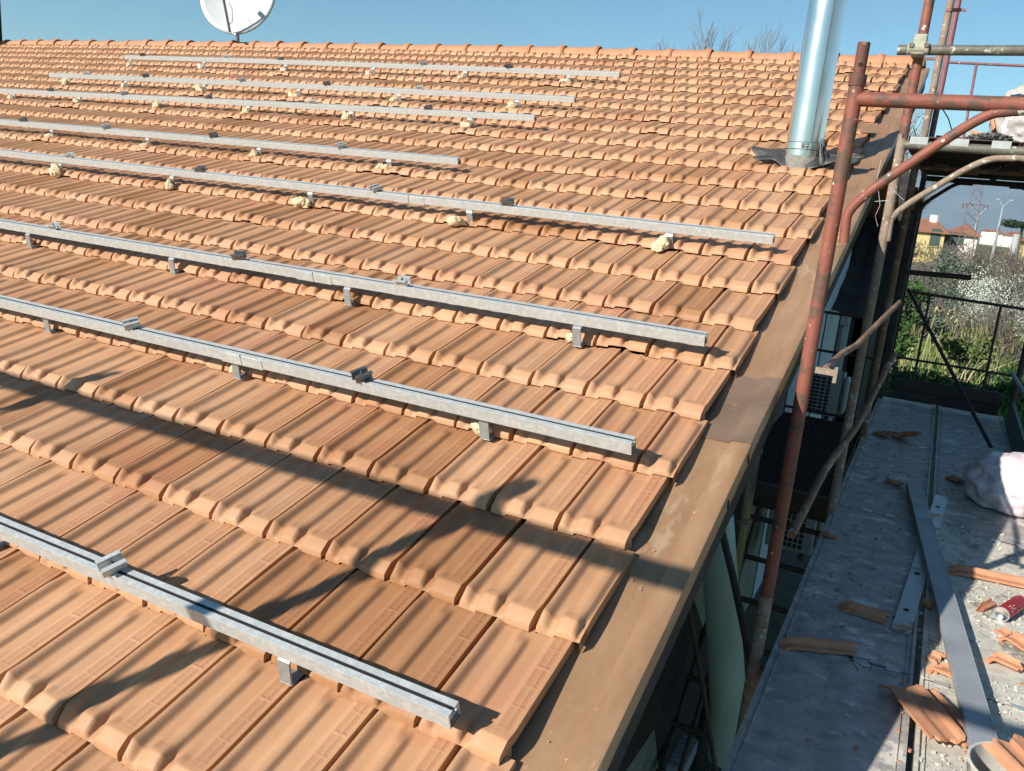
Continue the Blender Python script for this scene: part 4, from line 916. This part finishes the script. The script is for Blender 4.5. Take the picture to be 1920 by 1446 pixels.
def leaves(name, pts, size, m, parent=None, asp=.5, up=0, seed=0):
    r_ = np.random.default_rng(seed); n_ = len(pts); pts = np.asarray(pts, float)
    a = r_.normal(size=(n_, 3)); a[:, 2] += up; a /= np.linalg.norm(a, axis=1)[:, None]
    t = r_.normal(size=(n_, 3)); t -= (t * a).sum(1)[:, None] * a; t /= np.linalg.norm(t, axis=1)[:, None]
    s_ = (size * r_.uniform(.6, 1.3, n_))[:, None]
    A = pts - a * s_; B_ = pts + t * s_ * asp; C_ = pts + a * s_; D = pts - t * s_ * asp
    co = np.stack([A, B_, C_, D], 1).reshape(-1, 3).astype(np.float32); me = bpy.data.meshes.new(name)
    me.vertices.add(len(co)); me.vertices.foreach_set('co', co.ravel()); me.loops.add(len(co)); me.loops.foreach_set('vertex_index', np.arange(len(co), dtype=np.int32))
    me.polygons.add(n_); me.polygons.foreach_set('loop_start', np.arange(0, len(co), 4, dtype=np.int32)); me.update(); me.validate(); me.materials.append(m)
    o = bpy.data.objects.new(name, me); C.objects.link(o)
    if parent: o.parent = parent
    return o
def cloud(c, rx, ry, rz, n_, seed, clumps=14):
    r_ = np.random.default_rng(seed); cc = r_.normal(size=(clumps, 3)); cc /= np.linalg.norm(cc, axis=1)[:, None]; cc *= r_.uniform(.3, .95, clumps)[:, None]; cc[:, 2] = np.abs(cc[:, 2]) * .9 - .1
    k = r_.integers(0, clumps, n_); rad = r_.uniform(.15, .45, clumps)[k][:, None]
    d = r_.normal(size=(n_, 3)); d /= np.linalg.norm(d, axis=1)[:, None]
    p = cc[k] + d * rad * r_.uniform(.6, 1.1, (n_, 1)); return p * np.array([rx, ry, rz]) + np.array(c)
ML_laurel = leafmat('laurel leaves', (.055, .11, .025), (.03, .065, .016)); ML_olive = leafmat('olive grey twigs', (.17, .17, .115), (.10, .11, .07))
ML_bluegrey = leafmat('blue green foliage', (.13, .17, .13), (.08, .115, .085)); ML_white = leafmat('white blossom', (.66, .68, .62), (.42, .46, .38)); ML_reed = leafmat('straw reeds', (.42, .38, .20), (.28, .26, .12))
ML_grass = leafmat('fresh grass', (.13, .24, .04), (.08, .16, .03)); ML_brown = leafmat('brown twigs', (.15, .11, .08), (.10, .075, .055)); ML_pine = leafmat('pine needles', (.035, .06, .025), (.02, .04, .018))
ML_citrus = leafmat('citrus leaves', (.07, .12, .03), (.17, .18, .06))
def branch(b, p, d, L_, r_, depth, rnd, spread=.5, up=.25, rmin=.006):
    n_ = 3; pts = [p]; 
    for i in range(n_):
        d = (d + Vector((rnd.gauss(0, .09), rnd.gauss(0, .09), rnd.gauss(0, .05) + up * .12))).normalized(); pts.append(pts[-1] + d * L_ / n_)
    b.tube(pts, r_, 4 if depth < 3 else 6, False, [max(r_ * (1 - .45 * i / n_), rmin) for i in range(n_ + 1)])
    if depth <= 0: return
    k = rnd.choice([2, 3, 3, 4])
    for i in range(k):
        a = Vector((rnd.gauss(0, 1), rnd.gauss(0, 1), rnd.gauss(0, .5))).normalized(); nd = (d + a * spread + Vector((0, 0, up))).normalized()
        branch(b, pts[rnd.choice([2, 3, 3])], nd, L_ * rnd.uniform(.55, .8), r_ * .52, depth - 1, rnd, spread, up, rmin)
def bare_tree(x, y, base, h, seed, label, depth=5, spread=.5, m=None, r0_=None):
    t = thing('bare_tree', label, 'tree', 'leafless trees on the skyline' if y > 25 else None); rnd = random.Random(seed)
    r_ = r0_ or h * .013; b = MB(); p = Vector((x, y, base)); top = Vector((x + rnd.gauss(0, .3), y, base + h * .42))
    b.tube([p, p.lerp(top, .5) + Vector((.1, 0, 0)), top], r_, 7, True, [r_ * 1.3, r_, r_ * .75]); b.build('trunk', M_bark, t, fix=False)
    b = MB()
    for i in range(7): 
        f_ = .45 + .55 * i / 6; q = p.lerp(top, f_); a = rnd.uniform(0, 6.28); dd_ = Vector((math.cos(a) * .55, math.sin(a) * .55, 1)).normalized() if i < 6 else Vector((0, 0, 1))
        branch(b, q, dd_, h * .22, r_ * .5, depth - 1, rnd, spread, .25, .010)
    b.build('crown', m or M_bark, t, fix=False); return t
skyl = [(1190, 88, 48, 'thin twig tips of a bare tree above the middle of the ridge', 3), (1272, 82, 52, 'small bare tree left of the two taller ones above the ridge', 4), (1325, 58, 46, 'tall narrow bare tree above the ridge, left of the steel flue', 5), (1455, 52, 50, 'broad bare tree just left of the steel flue', 5),
        (1500, 80, 55, 'small bare tree touching the left side of the steel flue', 4), (1612, 92, 50, 'low bare tree between flue and red spigot', 3), (1685, 112, 50, 'bare twigs by the right end of the ridge', 4)]
for i, (px, py, Y, lab, dp_) in enumerate(skyl):
    p = aty(px, py, Y); bare_tree(p.x, Y, GZ - .3, (p.z - GZ) * 1.05, 20 + i, lab, dp_, .42, M_twig)
p = aty(1712, 165, 34); bare_tree(p.x, 34, GZ, (p.z - GZ) * .9, 50, 'bare tree behind the plaster caked post', 5, .6, M_twig)
# laurel hedge: one thing per bush
i = 0
for (px, py, Y, s_) in ((1585, 735, 15, 1.3), (1625, 728, 15.4, 1.2), (1665, 735, 15.2, 1.2), (1708, 715, 16.5, 1.0), (1752, 722, 17, 1.0), (1800, 735, 17, .9), (1860, 742, 17.5, .9), (1905, 712, 18, .9)):
    p = aty(px, py, Y); t = thing('laurel_bush', ['leftmost', 'second', 'third', 'fourth', 'fifth', 'sixth', 'seventh', 'rightmost'][i] + ' glossy laurel bush from the left in the hedge beyond the deck', 'bush', 'laurel hedge')
    top = p.z + .25 * s_; hh = top - GZ
    leaves('foliage', cloud((p.x, Y, GZ + hh * .45), .75 * s_, .7 * s_, hh * .58, 1500, 100 + i, 22), .062, ML_laurel, t, .5, .4, i)
    b = MB(); rnd = random.Random(i)
    for k in range(5): b.tube([(p.x, Y, GZ), (p.x + rnd.gauss(0, .3), Y + rnd.gauss(0, .3), GZ + hh * .8)], .015, 5)
    b.build('stem', M_bark, t); i += 1
p = aty(1690, 625, 17); t = thing('evergreen_shrub', 'upright dark evergreen shrub against the black scaffold post', 'bush')
leaves('foliage', np.vstack([cloud((p.x, 17, GZ + 1.1 + .5 * k), .42, .42, .55, 500, 200 + k, 9) for k in range(3)]), .06, ML_laurel, t, .5, .3, 3)
b = MB(); b.tube([(p.x, 17, GZ), (p.x, 17, GZ + 2.1)], .03, 6); b.build('trunk', M_bark, t)
p = aty(1818, 655, 19); t = thing('citrus_tree', 'small citrus tree with yellowish tips standing in the reeds behind the guardrail', 'tree')
leaves('crown', cloud((p.x, 19, p.z - .1), .62, .55, .62, 900, 210, 12), .075, ML_citrus, t, .45, .5, 5)
b = MB(); b.tube([(p.x + .05, 19, GZ), (p.x, 19, p.z - .3)], .035, 7)
rnd = random.Random(3)
for k in range(7): b.tube([(p.x, 19, p.z - .8), (p.x + rnd.gauss(0, .3), 19 + rnd.gauss(0, .3), p.z + .2)], .014, 5)
b.build('trunk', M_bark, t)
# meadow grass and straw (stuff)
def blades(name, label, region, n_, h, wdt, m, seed, lean=.4, cat='grass'):
    r_ = np.random.default_rng(seed); (xa, xb_), (ya, yb) = region
    y = ya + (yb - ya) * r_.random(n_) ** 1.2; x = xa + (xb_ - xa) * r_.random(n_)
    keep = np.array([noise.noise(Vector((a * .5, b_ * .35, seed))) > -.22 for a, b_ in zip(x, y)]); x = x[keep]; y = y[keep]; k = len(x)
    H = h * r_.uniform(.5, 1.3, k); z0 = np.array([hz(a, b_) for a, b_ in zip(x, y)])
    lx = r_.normal(0, lean, k) * H; ly = r_.normal(0, lean, k) * H; wv = r_.uniform(0, 6.28, k); wx = np.cos(wv) * wdt; wy = np.sin(wv) * wdt
    A = np.stack([x - wx, y - wy, z0], 1); B_ = np.stack([x + wx, y + wy, z0], 1); M1 = np.stack([x + wx * .8 + lx * .35, y + wy * .8 + ly * .35, z0 + H * .65], 1); M0 = np.stack([x - wx * .8 + lx * .35, y - wy * .8 + ly * .35, z0 + H * .65], 1)
    T = np.stack([x + lx, y + ly, z0 + H], 1); T2 = T + np.stack([wx * .2, wy * .2, H * 0], 1)
    co = np.stack([A, B_, M1, M0, M0, M1, T2, T], 1).reshape(-1, 3).astype(np.float32); me = bpy.data.meshes.new(name)
    me.vertices.add(len(co)); me.vertices.foreach_set('co', co.ravel()); me.loops.add(len(co)); me.loops.foreach_set('vertex_index', np.arange(len(co), dtype=np.int32))
    me.polygons.add(len(co) // 4); me.polygons.foreach_set('loop_start', np.arange(0, len(co), 4, dtype=np.int32)); me.update(); me.validate(); me.materials.append(m)
    o = bpy.data.objects.new(name, me); C.objects.link(o); return tag(o, label, cat, kind='stuff')
blades('meadow_grass', 'fresh green grass of the field beyond the scaffold', ((-8, 12), (12, 44)), 46000, .42, .020, ML_grass, 1)
blades('reeds', 'tall straw coloured reeds and canes standing in the green field', ((-4, 8), (17.5, 30)), 2300, .95, .013, ML_reed, 2, .28, 'reeds')
for i, (px, py, Y) in enumerate(((1757, 580, 22), (1776, 592, 22.5), (1800, 590, 21.5), (1812, 600, 22), (1790, 605, 21))):
    p = aty(px, py, Y); t = thing('giant_reed', ['leftmost tall', 'second', 'third broad', 'fourth', 'lowest'][i] + ' pale giant reed with drooping leaves behind the guardrail', 'reed', 'giant reeds'); rnd = random.Random(i)
    b = MB(); b.tube([(p.x - .15, Y, GZ), (p.x, Y, p.z)], .014, 5); b.build('cane', ML_reed, t)
    b = MB()
    for k in range(11):
        a = rnd.uniform(0, 6.28); l_ = rnd.uniform(.25, .45); q = Vector((p.x, Y, p.z - rnd.uniform(0, .25))); d = Vector((math.cos(a), math.sin(a), 0)); s_ = Vector((-d.y, d.x, 0)) * .018
        m_ = q + d * l_ * .5 + Vector((0, 0, l_ * .45)); e = q + d * l_ + Vector((0, 0, l_ * .2)); b.add([q - s_, q + s_, m_ + s_, m_ - s_, e], [(0, 1, 2, 3), (3, 2, 4)])
    b.build('leaf', ML_reed, t, fix=False)
# bushes beyond the field
bs = [(1705, 470, 42, 3.2, 2, 'olive'), (1735, 500, 34, 2.8, 0, ''), (1790, 470, 44, 3.4, 1, ''), (1765, 520, 32, 2.4, 1, ''), (1830, 470, 46, 3.3, 0, ''), (1820, 515, 35, 2.4, 2, ''), (1700, 540, 28, 2.0, 0, ''), (1745, 560, 27, 1.7, 1, ''), (1850, 500, 38, 2.6, 0, ''), (1905, 465, 50, 3.6, 2, ''), (1880, 470, 55, 3.6, 0, ''), (1690, 440, 60, 4.5, 2, ''), (1770, 455, 70, 4.6, 2, ''), (1855, 452, 75, 4.6, 2, ''), (1660, 520, 30, 2.4, 2, ''), (1930, 500, 36, 2.4, 0, '')]
kinds = ((ML_olive, 'olive grey'), (ML_bluegrey, 'blue green'), (ML_brown, 'brown leafless'))
for i, (px, py, Y, rr_, kd, _) in enumerate(bs):
    p = aty(px, py, Y); g_ = hz(p.x, Y); t = thing('thicket_bush', '%s thicket bush %s' % (kinds[kd][1], ['behind the short black tube', 'left above the guardrail', 'below the lattice pylon', 'in front of the white house wall', 'left of the tall street lamp', 'under the tall street lamp', 'lowest at the scaffold post', 'lowest in the middle, beside the reeds', 'left of the white blossom', 'at the far right under the pine', 'at the foot of the tall lamp, far away', 'hiding the yellow house corner', 'hiding the foot of the pylon', 'far off right of the pylon', 'glimpsed between the dark posts', 'cut by the right border'][i]), 'bush', 'thicket behind the field')
    top = p.z; hh = max(top - g_, .8); rx = rr_ * .75
    dens = int(2600 if Y < 40 else 1700)
    leaves('foliage', cloud((p.x, Y, g_ + hh * .42), rx, rx * .8, hh * .62, dens, 300 + i, 26), (.05 if kd == 2 else .065) * max(1, Y / 34), kinds[kd][0], t, .22 if kd == 2 else .45, 1.4 if kd == 2 else .3, i)
    b = MB(); rnd = random.Random(i + 9)
    for k in range(9): branch(b, Vector((p.x + rnd.uniform(-.12, .12), Y, g_)), Vector((rnd.gauss(0, .35), rnd.gauss(0, .35), 1)).normalized(), hh * .5, .02, 2, rnd, .6, .2, .008)
    b.build('stem', M_bark, t, fix=False)
p = aty(1885, 545, 24); t = thing('blossoming_tree', 'white blossoming wild plum tree at the right border behind the guardrail', 'tree')
leaves('blossom', np.vstack([cloud((p.x, 24, GZ + 1.6), 1.5, 1.0, 1.35, 8000, 401, 40), cloud((p.x + .9, 24, GZ + 1.3), .9, .9, 1.1, 2500, 402, 20)]), .019, ML_white, t, .8, .2, 8)
b = MB(); rnd = random.Random(77)
for k in range(16): branch(b, Vector((p.x + rnd.gauss(0, .35), 24, GZ)), Vector((rnd.gauss(0, .4), rnd.gauss(0, .4), 1)).normalized(), 1.3, .022, 3, rnd, .5, .3, .005)
b.build('branch', M_bark, t, fix=False)
p = aty(1870, 640, 20); t = thing('twiggy_shrub', 'brown twiggy leafless shrub below the white blossom', 'bush')
b = MB(); rnd = random.Random(78)
for k in range(14): branch(b, Vector((p.x + rnd.gauss(0, .4), 20, GZ)), Vector((rnd.gauss(0, .3), rnd.gauss(0, .3), 1)).normalized(), .9, .014, 3, rnd, .45, .3, .005)
b.build('stem', M_bark, t, fix=False)
leaves('foliage', cloud((p.x, 20, GZ + 1.0), .9, .6, 1.0, 700, 403, 16), .04, ML_brown, t, .3, .5, 9)
# white roofing slabs stacked on the ground
p = atz(1893, 772, GZ); b = MB()
for k in range(6): b.box((p.x + .2 + .03 * k, p.y - .1 * k, GZ + .08 + .03 * (k % 2)), (1.6, .14, .05), Matrix.Rotation(.12, 3, 'Z'))
tag(b.build('stacked_slats', M_white, None), 'white slats lying on the ground beyond the blue green toe board', 'slats')
# far houses
M_hy = mat('yellow render', (.58, .47, .22), (.50, .40, .19), .6, .9); M_hw = mat('white render', (.72, .70, .64), (.64, .62, .56), .6, .9); M_roof = mat('old roof tiles', (.34, .15, .09), (.24, .11, .07), 1.5, .9, 0, .5, 6)
M_shutter = mat('dark green shutters', (.05, .08, .07), None, 3, .7)
Yh = 92
def house_far(label, pl_, pr_, Yh, zb_, zt_, m, ridge=1.2, wins=(), dep=7):
    t = thing('distant_house', label, 'house', 'distant houses'); xl, xr = pl_, pr_
    b = MB(); b.box(((xl + xr) / 2, Yh + dep / 2, (zb_ + zt_) / 2), (xr - xl, dep, zt_ - zb_)); b.build('wall', m, t)
    e = .45; b = MB(); v = [(xl - e, Yh - e, zt_), (xr + e, Yh - e, zt_), (xr + e, Yh + dep + e, zt_), (xl - e, Yh + dep + e, zt_), (xl + 1.5, Yh + dep / 2, zt_ + ridge), (xr - 1.0, Yh + dep / 2, zt_ + ridge)]
    b.add(v, [(0, 1, 5, 4), (1, 2, 5), (2, 3, 4, 5), (3, 0, 4), (3, 2, 1, 0)]); rf = b.build('roof', M_roof, t)
    for (wx, wz, ww, wh) in wins:
        b = MB(); b.box((wx, Yh - .03, wz), (ww, .08, wh)); f_ = b.build('window', M_shutter, t)
        b = MB(); b.box((wx, Yh - .06, wz - wh / 2 - .06), (ww + .2, .16, .08)); b.build('sill', m, f_)
    return t, rf
def X_(x, y, Y): return aty(x, y, Y)
zt_ = X_(1760, 436, Yh).z; wl_ = X_(1722, 432, Yh).x; wm = X_(1772, 440, Yh).x; wr = X_(1822, 444, Yh).x
t, rf = house_far('yellow rendered house with a brown tiled roof far beyond the thicket', wl_ - 2, wm, Yh, -9, zt_ - .1, M_hy, 1.3, ((X_(1753, 448, Yh).x, X_(1753, 445, Yh).z, .9, 1.7),))
b = MB(); q = X_(1752, 413, Yh + 3); b.tube([q + Vector((0, 0, -.8)), q + Vector((0, 0, .5))], .45, 10); b.build('chimney', M_hw, rf)
house_far('long white rendered house with a terracotta roof, right of the yellow one', wm + .1, wr + .6, Yh + 2, -9, X_(1800, 441, Yh + 2).z, M_hw, 1.1, ((X_(1776, 447, Yh).x, X_(1776, 447, Yh).z, .6, 1.2), (X_(1796, 449, Yh).x, X_(1796, 449, Yh).z, 1.1, 1.3)))
q = X_(1920, 460, 120); house_far('pale yellow house edge at the right border under the pine', q.x, q.x + 9, 120, -8, X_(1920, 452, 120).z, M_hy, 1)
for i, (px, py, sz) in enumerate(((1893, 445, 2.2), (1878, 442, 2), (1868, 437, 2.4), (1850, 436, 2), (1902, 440, 2.4), (1912, 447, 1.6))):
    p = aty(px, py, 420 + 9 * i); house_far('tiny white building in the far village, ' + ['nearest the white tank', 'left of the white tank', 'in its middle', 'leftmost', 'behind the pine', 'rightmost'][i], p.x - sz, p.x + sz, 420 + 9 * i, -30, p.z + .5, M_hw, 1.0)
p = aty(1906, 448, 200); b = MB(); b.tube([p + Vector((0, 0, -6)), p + Vector((0, 0, .5)), p + Vector((0, 0, .8))], 0, 20, True, [.8, .8, .2]); tag(b.build('water_tank', M_white, None, smooth=True), 'white round tank among the far buildings', 'tank')
# pylon and lamps
M_lamp = mat('lamp steel', (.36, .38, .39), None, 3, .6)
M_py = mat('pylon steel', (.16, .12, .13), None, 3, .7)
Yp = 75; pyl = thing('lattice_pylon', 'dark lattice power pylon in front of the distant mountain', 'pylon')
ct, cb_ = aty(1833, 365, Yp), aty(1806, 470, Yp); ct.z += 3
H_ = [ct.lerp(Vector((ct.x - .15, Yp, GZ - 1.2)), k / 14) for k in range(15)]; b = MB()
def sqr(k): h_ = .16 + .62 * (k / 14); return [H_[k] + Vector((sx * h_, sy * h_, 0)) for sx, sy in ((-1, -1), (1, -1), (1, 1), (-1, 1))]
for k in range(14):
    A, B_ = sqr(k), sqr(k + 1)
    for q in range(4): b.tube([A[q], B_[q]], .035, 4); b.tube([A[q], B_[(q + 1) % 4]], .02, 3); b.tube([A[(q + 1) % 4], B_[q]], .02, 3)
b.build('lattice', M_py, pyl, fix=False)
arm = aty(1830, 384, Yp).z; b = MB(); b.tube([(ct.x - .9, Yp, arm), (ct.x + .9, Yp, arm + .0)], .05, 4); b.build('cross_arm', M_py, pyl)
b = MB()
for sx in (-.85, -.6, .62, .88): b.tube([(ct.x + sx, Yp, arm), (ct.x + sx, Yp, arm - .35)], .06, 6)
b.build('insulator', M_py, pyl)
for (pt, pb_, Y, lab) in (((1881, 388), (1866, 472), 58, 'tall double armed street lamp right of the pylon'), ((1835, 404), (1828, 440), 110, 'smaller double armed street lamp just right of the pylon')):
    a = aty(*pt, Y); t = thing('street_lamp', lab, 'street lamp', 'street lamps on the far road'); b = MB(); b.tube([(a.x, Y, hz(a.x, Y)), tuple(a)], .07 * Y / 58, 8, True, [.11 * Y / 58, .06 * Y / 58]); b.build('pole', M_lamp, t)
    for s_ in (-1, 1):
        b = MB(); k_ = Y / 58; b.tube([tuple(a), (a.x + s_ * .28 * k_, Y, a.z + .38 * k_)], .03 * k_, 5); b.build('arm', M_lamp, t)
        b = MB(); b.box((a.x + s_ * .34 * k_, Y, a.z + .42 * k_), (.22 * k_, .12, .07 * k_)); b.build('lamp_head', M_lamp, t)
# pine
Yq = 85; p = aty(1905, 425, Yq); t = thing('umbrella_pine', 'dark umbrella pine at the right border in front of the mountain', 'tree')
leaves('crown', np.vstack([cloud((p.x + .3, Yq, p.z + .1), 1.5, 1.4, .55, 2600, 500, 22), cloud((p.x + 1.7, Yq, p.z + .2), 1.3, 1.2, .5, 1500, 501, 14)]), .10, ML_pine, t, .5, .2, 11)
b = MB(); b.tube([(p.x + .6, Yq, hz(p.x, Yq)), (p.x + .5, Yq, p.z)], .12, 7); b.build('trunk', M_bark, t)
# mountains
M_mt = mat('haze tinted wooded mountain', (.12, .165, .20), (.09, .13, .165), .004, .95, c3=(.15, .17, .15), scale3=.006, th3=.62, spots=(.42, .42, .40), sscale=.02, sth=.70)  # bluish base colour carries part of the distance haze
def ridge_h(x): return 330 + 90 * noise.noise(Vector((x * .0009, 3, 0))) + 40 * noise.noise(Vector((x * .003, 7, 0))) + 12 * noise.noise(Vector((x * .012, 1, 0)))
b = MB()
def mtf(u, v):
    x = -6000 + 12000 * u; H = ridge_h(x); z = -80 + (H + 80) * math.sin(v * math.pi * .5) + 16 * noise.noise(Vector((x * .006, v * 8, 2))) * (1 - v * .6); return Vector((x, 4200 + 1700 * v, z))
b.grid(mtf, 260, 26); struct(b.build('mountain', M_mt, None, smooth=True, fix=False))

# the air between here and the mountain
hm = bpy.data.materials.new('haze'); hm.use_nodes = True; n_ = hm.node_tree.nodes; n_.remove(n_['Principled BSDF']); pv = n_.new('ShaderNodeVolumePrincipled')
pv.inputs['Color'].default_value = (.62, .80, 1.0, 1); pv.inputs['Density'].default_value = 6e-5; pv.inputs['Anisotropy'].default_value = -.1
hm.node_tree.links.new(pv.outputs[0], n_['Material Output'].inputs['Volume'])
b = MB(); b.box((0, 3350, 205), (13000, 7700, 620)); hz_o = b.build('haze', hm, None); tag(hz_o, 'pale blue haze filling the air in front of the distant mountain', 'haze', kind='stuff')
chk()
